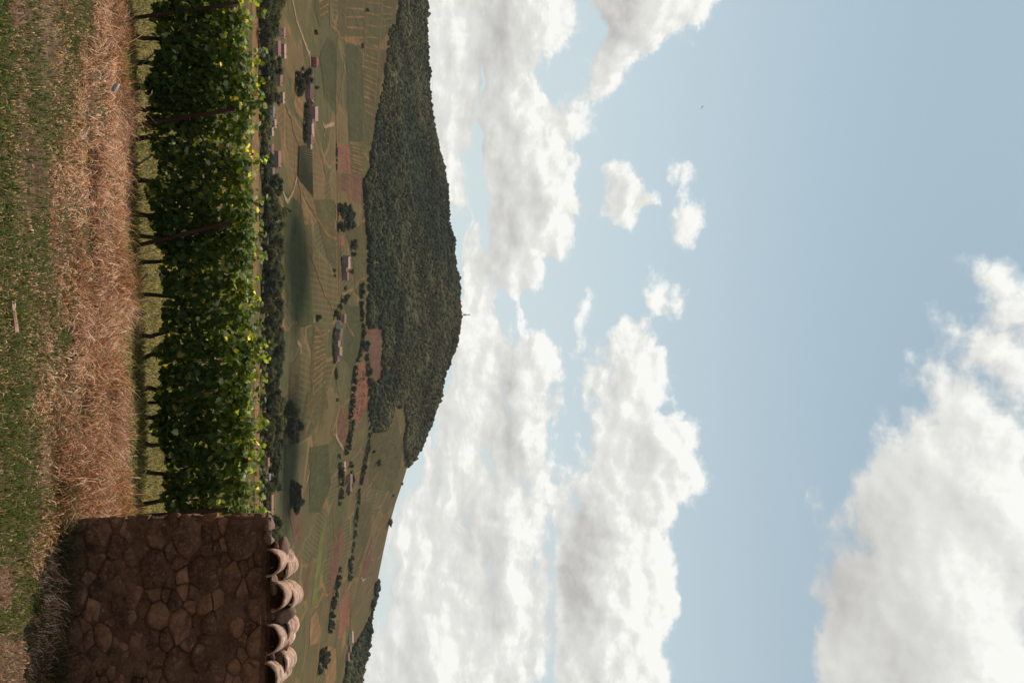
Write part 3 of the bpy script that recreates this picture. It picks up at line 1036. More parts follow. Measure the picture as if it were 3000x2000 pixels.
def house(u, h, wpx, wall_px, roof_px, wk, rk, label, group=None, rot=0.0, nwin=3, hip=False, depth=None, gable_front=False):
    p = drape(u, h)
    k = math.hypot(p.x, p.y) / FPX
    w, wh, rh = wpx * k, wall_px * k, max(roof_px * k * 0.8, 0.8)
    d = depth or min(max(w * 0.6, 5.0), 9.0)
    HOUSES.append((u, h, wpx, math.hypot(p.x, p.y)))
    e = add('house', None)
    rz = -math.atan2(p.x, p.y) + rot
    e.location = (p.x, p.y, p.z - 0.6)
    e.rotation_euler = (0, 0, rz)
    tag(e, label, 'house', group)
    wh += 0.6
    mb = MB()
    hw, hd = w / 2, d / 2
    if hip:
        mb.box(-hw, hw, -hd, hd, 0, wh)
    elif gable_front:
        pts = [(-hw, 0), (hw, 0), (hw, wh), (0, wh + rh - .15), (-hw, wh)]
        mb.poly([(x, -hd, z) for x, z in pts] + [(x, hd, z) for x, z in pts],
                [(0, 1, 2, 3, 4), (9, 8, 7, 6, 5)] + [((i + 1) % 5, i, 5 + i, 5 + (i + 1) % 5) for i in range(5)])
    else:
        pts = [(-hd, 0), (hd, 0), (hd, wh), (0, wh + rh - .15), (-hd, wh)]
        mb.poly([(-hw, y, z) for y, z in pts] + [(hw, y, z) for y, z in pts],
                [(4, 3, 2, 1, 0), (5, 6, 7, 8, 9)] + [(i, (i + 1) % 5, 5 + (i + 1) % 5, 5 + i) for i in range(5)])
    add('wall', mb.mesh('wall'), W[wk], e)
    rb = MB()
    o, th = 0.45, 0.22
    if hip:
        b = [(-hw - o, -hd - o, wh), (hw + o, -hd - o, wh), (hw + o, hd + o, wh), (-hw - o, hd + o, wh)]
        rl = max(hw - hd, 0.0) + 0.3
        rb.poly([(x, y, z - th + .2) for x, y, z in b] + [(x, y, z + .2) for x, y, z in b] + [(-rl, 0, wh + rh + .2), (rl, 0, wh + rh + .2)],
                [(3, 2, 1, 0), (0, 1, 5, 4), (1, 2, 6, 5), (2, 3, 7, 6), (3, 0, 4, 7), (4, 5, 9, 8), (6, 7, 8, 9), (5, 6, 9), (7, 4, 8)])
    else:
        sl = rh / (hw if gable_front else hd)
        half = (hw if gable_front else hd) + o
        ln = (hd if gable_front else hw) + o
        prof = [(-half, wh - o * sl), (0, wh + rh), (half, wh - o * sl), (half, wh - o * sl + th), (0, wh + rh + th), (-half, wh - o * sl + th)]
        if gable_front:
            A = [(y, -ln, z) for y, z in prof] + [(y, ln, z) for y, z in prof]
        else:
            A = [(ln, y, z) for y, z in prof] + [(-ln, y, z) for y, z in prof]
        rb.poly(A, [(0, 1, 4, 5), (1, 2, 3, 4), (11, 10, 7, 6), (10, 9, 8, 7)] + [((i + 1) % 6, i, 6 + i, 6 + (i + 1) % 6) for i in range(6)])
    rf = add('roof', rb.mesh('roof'), ROOF[rk], e)
    cm = MB()
    cx = hw * random.choice((-0.5, 0.45, 0.6))
    cm.box(cx - .35, cx + .35, -.3, .35, wh + rh * .35, wh + rh + .9)
    cm.box(cx - .45, cx + .45, -.4, .45, wh + rh + .9, wh + rh + 1.05)
    add('chimney', cm.mesh('chimney'), W['brown'], rf)
    rows = 2 if wh > 6.4 else 1
    for r_ in range(rows):
        for i in range(nwin):
            x = -hw + w * (i + 0.5) / nwin + random.uniform(-.25, .25)
            z = (wh - 2.0) if r_ == 0 else (wh - 4.9)
            if r_ == 1 and i == nwin // 2:
                dm = MB()
                dm.box(x - .6, x + .6, -hd - .06, -hd + .05, 0.5, 2.7)
                add('door', dm.mesh('door'), M['door'], e)
                continue
            wm = MB()
            for bx in ((x - .7, x + .7, z - .14, z), (x - .7, x + .7, z + 1.35, z + 1.49), (x - .7, x - .55, z, z + 1.35), (x + .55, x + .7, z, z + 1.35), (x - .03, x + .03, z, z + 1.35)):
                wm.box(bx[0], bx[1], -hd - .07, -hd + .04, bx[2], bx[3])
            wf = add('window', wm.mesh('window'), M['frame'], e)
            pm = MB()
            pm.box(x - .55, x + .55, -hd - .02, -hd + .03, z, z + 1.35)
            add('pane', pm.mesh('pane'), M['glass'], wf)
    return e


GV, GH, GT = 'houses of the village row', 'houses of the hamlet under the forest', 'houses among the valley trees'
house(182, 913, 27, 13, 8, 'red', 'red', 'dark red square house with hipped roof ending the village row', GV, 0.1, 2, hip=True)
house(224, 894, 26, 15, 10, 'brown', 'brown', 'brown house with brown roof behind the garden trees of the village', GV, 0.12, 3)
house(249, 897, 24, 12, 9, 'mauve', 'brown', 'lower mauve house with brown roof between the brown and pink roofed houses', GV, -0.1, 2)
house(275, 896, 26, 13, 11, 'mauve', 'pink', 'house with a broad pink roof in the middle of the village row', GV, -0.05, 3)
house(299, 900, 18, 11, 8, 'brown', 'pink', 'narrow house with a pink roof beside the tall pink house', GV, 0.25, 2, gable_front=True)
house(332, 906, 38, 17, 9, 'pink', 'pale', 'tall pink house with a pale roof in the village row', GV, 0.12, 4)
house(358, 904, 14, 11, 6, 'mauve', 'pink', 'low annex against the tall pink house', GV, 0.0, 1)
house(381, 899, 34, 14, 7, 'brown', 'pale', 'brown house under a pale roof adjoining the tall pink house', GV, 0.0, 3)
house(407, 897, 24, 14, 6, 'brown', 'brown', 'small brown house near the end of the village row', GV, 0.2, 2)
house(428, 902, 13, 8, 5, 'pink', 'pale', 'tiny pink shed above the diagonal vine rows', GV, 0.3, 1)
house(768, 1003, 34, 17, 7, 'grey', 'pale', 'long grey farmhouse with pale roof just under the forest edge', GH, 0.25, 4)
house(792, 1003, 16, 11, 6, 'brown', 'pink', 'low barn between the grey farmhouse and the small mauve house', GH, 0.1, 1)
house(808, 1004, 22, 13, 6, 'mauve', 'pink', 'small mauve house next to the long grey farmhouse', GH, 0.2, 2)
house(933, 996, 24, 13, 6, 'mauve', 'pink', 'mauve house at the hamlet end nearest the big trees', GH, 0.0, 2)
house(951, 986, 22, 10, 6, 'white', 'pale', 'little white house between mauve and dark roofs of the hamlet', GH, 0.1, 2, gable_front=True)
house(973, 988, 18, 10, 7, 'grey', 'slate', 'small house with a dark slate roof in the hamlet', GH, 0.0, 2)
house(985, 980, 20, 15, 7, 'mauve', 'pink', 'mauve house with pink roof in the middle of the hamlet', GH, 0.1, 2)
house(1006, 979, 20, 12, 7, 'brown', 'pale', 'brown house with bright roof right of the hamlet middle', GH, -0.15, 2)
house(1029, 980, 24, 15, 8, 'pink', 'pale', 'pink house with bright roof slopes near the hamlet end', GH, -0.2, 3)
house(1050, 980, 14, 9, 6, 'pink', 'pink', 'small pink barn ending the hamlet', GH, 0.1, 1)
GR_ = 'houses on the right hand slope'
house(1365, 1000, 26, 8, 5, 'white', 'pale', 'white house among trees left of two pink roofs', GR_, 0.1, 2)
house(1402, 1016, 26, 10, 8, 'mauve', 'pink', 'house with steep pink roof above the white house', GR_, 0.0, 2)
house(1428, 1018, 22, 8, 6, 'brown', 'brown', 'brown house beside the steep pink roof', GR_, -0.1, 2)
house(1866, 1023, 30, 8, 5, 'white', 'pale', 'white farmhouse below the dark wood at far right', GR_, -0.2, 3)
house(1925, 1014, 20, 6, 4, 'pink', 'pink', 'low pink farmhouse at the edge of the dark wood', GR_, -0.2, 2)
house(1900, 1020, 16, 6, 4, 'mauve', 'brown', 'low barn between the two farmhouses by the wood', GR_, -0.1, 1)
for (u, h, wpx, wp, rp, wk, rk, lab) in [
    (98, 824, 28, 7, 5, 'white', 'pink', 'white valley house behind the leftmost dark trees'),
    (150, 826, 36, 7, 5, 'mauve', 'pale', 'long low valley house with pale roof near the left edge'),
    (142, 806, 38, 9, 8, 'pink', 'pink', 'pink valley house in front of the long low one'),
    (236, 812, 30, 9, 7, 'pink', 'pink', 'pink valley house standing clear of its neighbours among trees'),
    (286, 823, 28, 6, 5, 'pink', 'pale', 'low pink valley house at the upper edge of the tree belt'),
    (328, 792, 28, 8, 5, 'white', 'slate', 'white valley house with a slate roof'),
    (362, 798, 20, 7, 5, 'white', 'pale', 'little white valley house with pale roof'),
    (385, 788, 20, 9, 5, 'grey', 'pale', 'grey valley house deep among the trees'),
    (436, 787, 26, 9, 7, 'white', 'pink', 'white valley house with a pink roof'),
    (467, 807, 42, 9, 8, 'mauve', 'pink', 'broad mauve valley house with pink roof below the loop road'),
    (505, 791, 22, 8, 6, 'pink', 'brown', 'small valley house with brown roof'),
    (1352, 776, 22, 9, 5, 'pink', 'pink', 'pink valley house half hidden by vines'),
    (1396, 780, 16, 9, 4, 'white', 'slate', 'bright white gabled valley house near the stone wall'),
    (1478, 788, 56, 8, 5, 'pink', 'pink', 'long pink valley house just left of the stone wall'),
]:
    house(u, h, wpx, wp, rp, wk, rk, lab, GT, random.uniform(-.2, .2), 2 if wpx < 30 else 3)


# ------------------------------------------------------------------ tree belt in the valley
def belt():
    grp = 'trees of the valley belt'
    rows = ('front', 'second', 'third')
    for row, (r, hg) in enumerate(((774, 11.5), (808, 14), (850, 14.5))):
        made = []
        u = -120.0 + row * 17
        while u < 1600:
            rr = r + random.uniform(-14, 14)
            az = az_tan(u, 780)[0]
            x, y = rr * math.sin(az), rr * math.cos(az)
            z = gz_far(x, y)
            hh = hg * random.uniform(0.75, 1.15)
            wd = hh * random.uniform(0.9, 1.3)
            if u > 900 and row == 2:
                hh *= 0.86
            # keep the houses in view
            for (hu, hb, wpx, hr) in HOUSES:
                if hr < 1000 and rr < hr + 6 and abs(hu - u) < wpx * 0.5 + wd * 1.3:
                    top = az_tan(hu, hb + 2)[1] * rr + EYE - z
                    hh = min(hh, max(top, 2.5))
                    wd = min(wd, hh * 1.5)
            ok = all(abs(hr - rr) > 9 or abs(hu - u) > wpx * .5 + 14 for (hu, hb, wpx, hr) in HOUSES)
            if ok:
                made.append(tree((x, y, z), hh, wd, 'belt', grp, dark=random.random() < 0.45, trunk=row == 0))
            u += wd * FPX / rr * random.uniform(0.6, 0.85)
        for i, o in enumerate(made):
            o['label'] = '%s tree from the left in the %s row of the valley tree belt' % (ordinal(i + 1), rows[row])


ORD1 = 'zeroth first second third fourth fifth sixth seventh eighth ninth tenth eleventh twelfth thirteenth fourteenth fifteenth sixteenth seventeenth eighteenth nineteenth'.split()
TENS = {2: ('twentieth', 'twenty'), 3: ('thirtieth', 'thirty'), 4: ('fortieth', 'forty'), 5: ('fiftieth', 'fifty'), 6: ('sixtieth', 'sixty'), 7: ('seventieth', 'seventy'), 8: ('eightieth', 'eighty')}


def ordinal(n):
    if n < 20:
        return ORD1[n]
    t, o = divmod(n, 10)
    return TENS[t][0] if o == 0 else TENS[t][1] + '-' + ORD1[o]


belt()

DK = 'dark hedgerow tree'
hedge_line([(590, 992), (640, 990), (688, 992)], 13, 10, 10, 'dark tree of the square copse beside the brown field', 'copse on the slope')
hedge_line([(600, 1010), (680, 1012)], 15, 10, 11, 'dark tree of the square copse beside the brown field', 'copse on the slope')
hedge_line([(618, 1026), (668, 1028)], 16, 9, 10, 'dark tree of the square copse beside the brown field', 'copse on the slope')
hedge_line([(700, 1036), (716, 1028), (742, 1032), (752, 1030)], 13, 8, 8, 'tree of the short row left of the long grey farmhouse', 'trees by the grey farmhouse', dark=False)
hedge_line([(790, 1030), (832, 1002), (860, 1018)], 14, 5, 6, 'bush in the garden of the long grey farmhouse', 'bushes by the grey farmhouse', dark=False, name='bush', cat='bush')
hedge_line([(866, 1020), (880, 1000), (905, 985), (930, 978)], 9, 9, 8, 'leafy tree clustered at the near end of the hamlet', 'trees of the hamlet', dark=False)
hedge_line([(955, 980), (1000, 973), (1060, 976), (1105, 985)], 11, 3.5, 6, 'low dark hedge bush in front of the hamlet houses', 'hedge before the hamlet', name='bush', cat='bush')
hedge_line([(826, 1054), (900, 1056), (985, 1061)], 8, 6.5, 6, 'dark tree of the straight hedge under the forest edge', 'hedge under the forest edge')
hedge_line([(985, 1060), (1020, 1056), (1050, 1045), (1080, 1036), (1150, 1028), (1225, 1023)], 9, 7, 7, 'dark tree of the hedge below the pink ploughed field', 'hedge below the pink field')
hedge_line([(990, 1066), (1050, 1072), (1119, 1079), (1180, 1081)], 11, 8, 8, 'tree of the line above the pink ploughed field', 'trees above the pink field', dark=False)
hedge_line([(1232, 1028), (1262, 1024), (1300, 1012), (1330, 1008)], 9, 9, 9, 'dark tree in the clump above the brown field and road', 'clump above the road')
hedge_line([(1190, 1080), (1240, 1082), (1300, 1078), (1360, 1066), (1440, 1050), (1530, 1040), (1620, 1030), (1690, 1018)], 13, 5.5, 9, 'dark tree of the long hedge crossing the right hand slope', 'long hedge on the right')
hedge_line([(1335, 990), (1385, 994), (1440, 996), (1480, 992)], 10, 7, 7, 'tree in front of the houses on the right hand slope', 'trees by the right hand houses', dark=False)
hedge_line([(1345, 1024), (1420, 1030), (1455, 1012)], 12, 6, 6, 'tree behind the houses on the right hand slope', 'trees behind the right hand houses')
hedge_line([(1630, 1022), (1700, 1020)], 9, 8, 8, 'dark tree of the thick clump ending the long hedge', 'clump ending the long hedge')
hedge_line([(1660, 994), (1700, 984), (1760, 972), (1800, 966), (1860, 962)], 11, 8, 8, 'dark tree of the loose row above the tan field', 'loose row on the right')
hedge_line([(1886, 930), (1910, 940), (1950, 934), (1985, 928)], 16, 12, 11, 'large dark tree just above the wall tiles', 'large trees above the wall')
hedge_line([(1896, 955), (1960, 950)], 18, 10, 9, 'dark tree behind the large trees above the wall', 'trees behind the large ones')
hedge_line([(1185, 836), (1230, 832), (1290, 835)], 17, 14, 13, 'big dark tree of the grove above the valley belt', 'grove above the valley belt')
hedge_line([(1200, 852), (1290, 850)], 20, 14, 13, 'big dark tree of the grove above the valley belt', 'grove above the valley belt')
hedge_line([(1410, 850), (1500, 850)], 14, 10, 10, 'dark tree of the copse behind the stone wall corner', 'copse behind the wall corner')
hedge_line([(1415, 862), (1495, 864)], 16, 9, 9, 'dark tree of the copse behind the stone wall corner', 'copse behind the wall corner')
hedge_line([(200, 858), (225, 868), (262, 866), (275, 872)], 13, 10, 9, 'dark garden tree in front of the village row', 'garden trees of the village')
hedge_line([(196, 878), (222, 886)], 13, 11, 10, 'dark garden tree in front of the village row', 'garden trees of the village')
hedge_line([(300, 893), (365, 890), (420, 890)], 9, 5, 6, 'dark shrub at the foot of the village houses', 'shrubs below the village', name='bush', cat='bush')
hedge_line([(250, 922), (262, 924)], 8, 5, 5, 'dark shrub behind the long brown house', 'shrubs behind the brown house', name='bush', cat='bush')
hedge_line([(415, 984), (500, 986)], 9, 2.2, 5, 'low dark bush along the pink field edge', 'bushes along the pink field', name='bush', cat='bush')
hedge_line([(780, 976), (822, 980)], 14, 3, 4, 'little bush on the green slope below the farmhouse', 'bushes on the green slope', name='bush', cat='bush')
for (u, h, hg, wd, lab) in [(616, 798, 17, 5.5, None), (30, 1072, 6, 6, 'dark bush at the left track crossing of the vineyards'), (132, 1058, 6, 7, 'dark bush at the corner of the green parcel'),
                            (94, 921, 5, 6, 'single bush in the green field left of the red house'), (932, 927, 7, 8, 'single tree at the corner of the striped field'),
                            (1353, 1104, 9, 10, 'larger of two lone trees on the right hand slope'), (1322, 1092, 6, 6, 'smaller of two lone trees on the right hand slope'),
                            (1533, 1138, 9, 16, 'broad dark tree on the skyline right of the forest'), (1416, 1176, 5, 6, 'tiny tree on the skyline close to the forest end'),
                            (1770, 1088, 10, 18, 'wide dark tree on the skyline above the pink field'), (1172, 985, 4, 4, 'small bush beside the track in the middle slope'),
                            (1450, 1150, 5, 6, 'small tree just under the right hand skyline')]:
    if lab is None:
        seen_tree(u, h, hg, wd, 'tall narrow dark cypress at the top of the valley belt', None, dark=True, cypress=True, name='cypress')
    else:
        seen_tree(u, h, hg, wd, lab, None, dark=True)


for lab_, lst in HEDGES.items():
    lst.sort(key=lambda t: t[0])
    for i, (_, o) in enumerate(lst):
        if len(lst) > 1:
            o['label'] = ordinal(i + 1) + ' from the left: ' + lab_


# young vines in the pink field are tiny dots: single low bushes in one mass
def dots():
    iv, if_ = ico(1)
    vv, ff = [], []
    n = 0
    for _ in range(95):
        a, b = random.random(), random.random()
        p = lerp2(lerp2((1075, 1045), (1215, 1034), a), lerp2((1090, 1072), (1222, 1062), a), b)
        q = drape(*p)
        s = random.uniform(0.5, 0.9)
        vv.append(iv * np.array([s, s, s * 0.8]) + np.array([q.x, q.y, q.z + 0.7]))
        ff.append(if_ + n)
        n += len(iv)
    me = mesh_np('young_vines', np.concatenate(vv), np.concatenate(ff))
    tag(add('young_vines', me, M['f_row']), 'scattered dark young vines dotted over the pink ploughed field', 'young vines', None, 'stuff')


dots()


# ------------------------------------------------------------------ the forest on the hill: one mass of thousands of crowns
FOREST = [[(-260, 1180), (0, 1166), (71, 1160), (80, 1140), (147, 1135), (232, 1122), (330, 1104), (429, 1088), (495, 1082), (527, 1064), (616, 1068), (690, 1073),
           (739, 1075), (936, 1075), (956, 1075), (958, 1120), (1052, 1117), (1110, 1113), (1119, 1084), (1177, 1080), (1230, 1084), (1266, 1090), (1255, 1128), (1192, 1152),
           (1186, 1180), (1230, 1186), (1300, 1182), (1340, 1190), (1364, 1196), (1366, 1600), (-260, 1600)],
          [(1700, 1102), (1800, 1084), (1850, 1062), (1892, 1036), (1940, 1010), (2300, 985), (2300, 1500), (1700, 1500)]]


def in_poly(U, H, poly):
    r = np.zeros(U.shape, bool)
    n = len(poly)
    for i in range(n):
        (x1, y1), (x2, y2) = poly[i], poly[(i + 1) % n]
        c = ((y1 > H) != (y2 > H)) & (U < (x2 - x1) * (H - y1) / ((y2 - y1) or 1e-9) + x1)
        r ^= c
    return r


def forest():
    s = 6.9
    r = np.arange(1250, 2075, s)
    P = []
    for rr in r:
        az = np.arange(-0.46, 0.46, s / rr)
        az = az + RNG.uniform(-.4, .4, len(az)) * s / rr
        r2 = rr + RNG.uniform(-.45, .45, len(az)) * s
        P.append(np.stack([r2 * np.sin(az), r2 * np.cos(az)], -1))
    P = np.concatenate(P)
    Z = ground(P[:, 0], P[:, 1])
    U, H = to_photo(P[:, 0], P[:, 1], Z)
    jit = fbm(P[:, 0] / 25, P[:, 1] / 25, seed=31, octs=2) * 4
    keep = np.zeros(len(P), bool)
    behind = np.hypot(P[:, 0], P[:, 1]) > R1
    for poly in FOREST:
        k = in_poly(U, H + jit, poly)
        us = [p[0] for p in poly]
        k |= behind & (U > min(us)) & (U < max(us))
        keep |= k
    P, Z = P[keep], Z[keep]
    n = len(P)
    iv, if_ = ico(2)
    nv = len(iv)
    prot = []
    for k in range(10):
        d = 1 + 0.34 * fbm(iv[:, 0] * 2.2 + k * 9, iv[:, 1] * 2.2, iv[:, 2] * 2.2, octs=3, seed=k) + 0.10 * RNG.normal(size=nv)
        prot.append(iv * d[:, None])
    prot = np.array(prot)
    pk = RNG.integers(0, 10, n)
    ang = RNG.uniform(0, 6.28, n)
    big = np.clip(0.88 + 0.6 * fbm(P[:, 0] / 40, P[:, 1] / 40, seed=41, octs=3), 0.55, 1.5)
    wr = RNG.uniform(3.0, 5.8, n) * big
    hr = wr * RNG.uniform(0.85, 1.25, n)
    conifer = RNG.random(n) < 0.004
    hr[conifer] *= 1.6
    wr[conifer] *= 0.6
    B = prot[pk]
    c, s_ = np.cos(ang)[:, None], np.sin(ang)[:, None]
    X = (B[:, :, 0] * c - B[:, :, 1] * s_) * wr[:, None] + P[:, 0:1]
    Y = (B[:, :, 0] * s_ + B[:, :, 1] * c) * wr[:, None] + P[:, 1:2]
    ZZ = B[:, :, 2] * hr[:, None] + (Z + hr * 0.55)[:, None]
    V = np.stack([X, Y, ZZ], -1).reshape(-1, 3)
    F = (if_[None] + (np.arange(n) * nv)[:, None, None]).reshape(-1, 3)
    warm = np.clip(0.45 + 1.3 * fbm(P[:, 0] / 110, P[:, 1] / 110, seed=51) + 0.22 * RNG.normal(size=n), 0, 1)[:, None]
    base = np.array([0.022, 0.033, 0.014]) * (1 - warm) + np.array([0.072, 0.068, 0.024]) * warm
    base = base * RNG.uniform(0.6, 1.45, (n, 1)) * (1 + 0.7 * fbm(P[:, 0] / 60, P[:, 1] / 45, seed=52))[:, None]
    rust = RNG.random(n) < 0.008
    base[rust] = np.array([0.085, 0.05, 0.03])
    C = np.repeat(base, nv, axis=0) * RNG.uniform(0.8, 1.2, (n * nv, 1))
    m = mat_tint('forest foliage', 0.9, 0.0, gain=(0.80, 0.76, 0.80), spec=0.05)
    o = add('forest', mesh_np('forest', V, F, C), m)
    tag(o, 'dense dark green forest covering the upper half of the hill', 'forest', None, 'stuff')
    return n


NFOREST = forest()
print('forest trees', NFOREST)


# ------------------------------------------------------------------ tower on the summit
def tower():
    az = az_tan(922, 1345)[0]
    x, y = 1990 * math.sin(az), 1990 * math.cos(az)
    z = gz_far(x, y)
    e = add('radio_tower', None)
    e.location = (x, y, z)
    tag(e, 'slim rusty radio tower standing on the forested summit', 'tower')
    m = mat_noise('rusty steel', (0.16, 0.08, 0.065), (0.26, 0.14, 0.11), 0.6)
    m2 = plaster('grey antenna drum', (0.34, 0.30, 0.28))
    b = MB()
    H, w0, w1 = 21.0, 1.5, 0.9
    for sx in (-1, 1):
        for sy in (-1, 1):
            b.tube([(sx * w0, sy * w0, -1), (sx * w1, sy * w1, H)], [0.28, 0.2], 6)
    for k in range(10):
        z0, z1 = H * k / 10, H * (k + 1) / 10
        wa, wb = w0 + (w1 - w0) * k / 10, w0 + (w1 - w0) * (k + 1) / 10
        for (p, q) in (((-wa, -wa), (wb, -wb)), ((wa, -wa), (wb, wb)), ((wa, wa), (-wb, wb)), ((-wa, wa), (-wb, -wb))):
            b.tube([(p[0], p[1], z0), (q[0], q[1], z1)], [0.14, 0.14], 4)
    add('lattice_mast', b.mesh('lattice_mast'), m, e)
    for zz, rr, hh in ((13, 1.9, 2.2), (16.5, 1.8, 2.0), (22.5, 1.5, 2.4)):
        b = MB()
        b.tube([(0, 0, zz), (0, 0, zz + hh)], [rr, rr], 12)
        add('antenna_drum', b.mesh('antenna_drum'), m2 if zz > 20 else m, e)
    b = MB()
    b.tube([(0, 0, 20), (0, 0, 27.5)], [0.35, 0.12], 6)
    add('top_rod', b.mesh('top_rod'), m, e)
    x2 = x - 4.2
    b = MB()
    b.tube([(0, 0, -1), (0, 0, 17)], [0.3, 0.15], 6)
    o = add('mast', b.mesh('mast'), m, None, (x2, y, gz_far(x2, y)))
    tag(o, 'thin pole beside the radio tower on the summit', 'mast')


tower()


# ------------------------------------------------------------------ a bird high in the blue
def bird():
    d = ray(314, 2056)
    p = Vector((0, 0, EYE)) + d * 90
    V = [(0, -.11, 0), (0.02, 0.0, .02), (0, .12, 0), (-.02, 0, .02), (0, 0, -.02)]
    mb = MB()
    mb.tube([(0, -.10, 0), (0, -.03, .01), (0, .05, .01), (0, .13, 0)], [0.008, .032, .03, .012], 8)
    for s in (-1, 1):
        mb.poly([(s * .02, -.03, .015), (s * .12, -.05, .06), (s * .24, .02, .045), (s * .12, .03, .055), (s * .02, .05, .012),
                 (s * .02, -.03, .008), (s * .12, -.05, .052), (s * .24, .02, .04), (s * .12, .03, .048), (s * .02, .05, .006)],
                [(0, 1, 2, 3, 4), (9, 8, 7, 6, 5), (0, 5, 6, 1), (1, 6, 7, 2), (2, 7, 8, 3), (3, 8, 9, 4), (4, 9, 5, 0)])
    m = mat_noise('dark feathers', (0.02, 0.02, 0.02), (0.05, 0.045, 0.04), 8)
    o = add('bird', mb.mesh('bird'), m, None, p, (0.2, 0.3, 0.7))
    tag(o, 'tiny dark bird flying alone in the open blue sky', 'bird')


bird()


# ------------------------------------------------------------------ clouds overhead, beyond the top of the picture, that shade parts of the slope
def overhead_cloud(u, h, ra, rb, alt, label, seed):
    p = drape(u, h)
    k = (alt - p.z) / SUN_DIR.z
    c = p + SUN_DIR * k
    iv, if_ = ico(4)
    d = 1 + 0.75 * fbm(iv[:, 0] * 1.9 + seed, iv[:, 1] * 1.9, iv[:, 2] * 1.9, octs=5, seed=seed, gain=.55)
    V = iv * d[:, None] * np.array([ra, rb, 0.5 * min(ra, rb)])
    V[:, 2] = np.where(V[:, 2] < -0.15 * ra, -0.15 * ra + (V[:, 2] + 0.15 * ra) * 0.2, V[:, 2])
    m = bpy.data.materials.get('cloud white')
    if m is None:
        m, T = new_mat('cloud white')
        finish(T, (0.85, 0.85, 0.85), 1.0, 0.3, (0.85, 0.85, 0.85), spec=0.0)
    o = add('cloud', mesh_np('cloud', V, if_, smooth=True), m, None, c)
    tag(o, label, 'cloud', 'clouds overhead', 'stuff')


overhead_cloud(790, 872, 58, 62, 5200, 'small white cloud overhead whose shadow lies on the green meadow', 3)
overhead_cloud(1330, 850, 70, 60, 5200, 'small white cloud overhead whose shadow lies on the right fields', 8)

# ================================================================== foreground
def near_point(u, h, y):
    """point at depth y seen at (u, h) of the upright photo"""
    d = ray(u, h)
    return Vector((0, 0, EYE)) + d * (y / d.y)


# ------------------------------------------------------------------ grass
def blades(P, Z, hgt, wid, lean_dir, lean, curl, col, segs=2):
    """n blades as triangles strips: root points, heights, lean; returns verts, tris, colours"""
    n = len(P)
    t = np.linspace(0, 1, segs + 1)
    side = lean_dir + np.pi / 2 + RNG.uniform(-0.9, 0.9, n)
    sx, sy = np.cos(side), np.sin(side)
    lx, ly = np.cos(lean_dir), np.sin(lean_dir)
    V = []
    for k in range(segs + 1):
        a = lean + curl * t[k]
        # position along a curved blade
        up = hgt * t[k] * np.cos(a * t[k] * 0.9 + lean * 0.3)
        out = hgt * t[k] * np.sin(a * t[k] * 0.9 + lean * 0.3)
        cx, cy_, cz = P[:, 0] + lx * out, P[:, 1] + ly * out, Z + up - 0.012 * (k == 0)
        if k < segs:
            w = wid * (1 - 0.35 * t[k]) * 0.5
            V.append(np.stack([cx - sx * w, cy_ - sy * w, cz], -1))
            V.append(np.stack([cx + sx * w, cy_ + sy * w, cz], -1))
        else:
            V.append(np.stack([cx, cy_, cz], -1))
    nv = 2 * segs + 1
    V = np.stack(V, 1).reshape(-1, 3)
    f = []
    for k in range(segs - 1):
        f += [(2 * k, 2 * k + 1, 2 * k + 3), (2 * k, 2 * k + 3, 2 * k + 2)]
    f.append((2 * segs - 2, 2 * segs - 1, 2 * segs))
    f = np.array(f)
    F = (f[None] + (np.arange(n) * nv)[:, None, None]).reshape(-1, 3)
    C = np.repeat(col, nv, axis=0)
    return V, F, C


def scatter(density, y0, y1, half=0.37, extra=1.0):
    xm = y1 * half + extra
    n = int(density * 2 * xm * (y1 - y0))
    x, y = RNG.uniform(-xm, xm, n), RNG.uniform(y0, y1, n)
    k = np.abs(x) < y * half + extra
    return np.stack([x[k], y[k]], -1)


def pick(n, pal, probs, var=0.25):
    pal = np.array(pal)
    i = RNG.choice(len(pal), n, p=np.array(probs) / sum(probs))
    return np.clip(pal[i] * RNG.uniform(1 - var, 1 + var, (n, 1)) * RNG.uniform(0.92, 1.08, (n, 3)), 0.004, 0.9)


LOW_U = [-400, 0, 150, 300, 450, 600, 750, 900, 1050, 1200, 1350, 1480, 1560, 1700, 1850, 2000, 2400]
LOW_H = [250, 240, 215, 195, 180, 150, 165, 160, 150, 130, 118, 108, 104, 102, 100, 108, 110]
UP_U = [-400, 0, 200, 300, 450, 600, 700, 850, 1000, 1200, 1350, 1480, 1560, 2400]
UP_H = [372, 370, 345, 370, 388, 380, 335, 352, 366, 372, 384, 360, 260, 260]
STRAW = [(0.64, 0.37, 0.235), (0.47, 0.225, 0.13), (0.80, 0.55, 0.40), (0.22, 0.092, 0.05), (0.46, 0.23, 0.088), (0.10, 0.052, 0.028)]
GREEN = [(0.054, 0.088, 0.007), (0.085, 0.112, 0.010), (0.034, 0.062, 0.006), (0.11, 0.088, 0.022), (0.46, 0.31, 0.165), (0.14, 0.085, 0.034)]
# the wall's frame: left front corner on the ground, direction along the face
WALL_O = Vector((1.18, 6.87, 0.0))
WALL_A = math.radians(-10.0)
WX, WY = Vector((math.cos(WALL_A), math.sin(WALL_A), 0)), Vector((-math.sin(WALL_A), math.cos(WALL_A), 0))
WALL_D, WALL_L, WALL_H = 0.42, 3.4, 1.33


def wall_local(P):
    dx, dy = P[:, 0] - WALL_O.x, P[:, 1] - WALL_O.y
    return dx * WX.x + dy * WX.y, dx * WY.x + dy * WY.y


def off_wall(P, m=0.02):
    s, d = wall_local(P)
    return ~((s > -m) & (s < WALL_L + m) & (d > -m) & (d < WALL_D + m))


def photo_of_ground(P):
    Z = ground(P[:, 0], P[:, 1])
    U, H = to_photo(P[:, 0], P[:, 1], Z)
    return Z, U, H


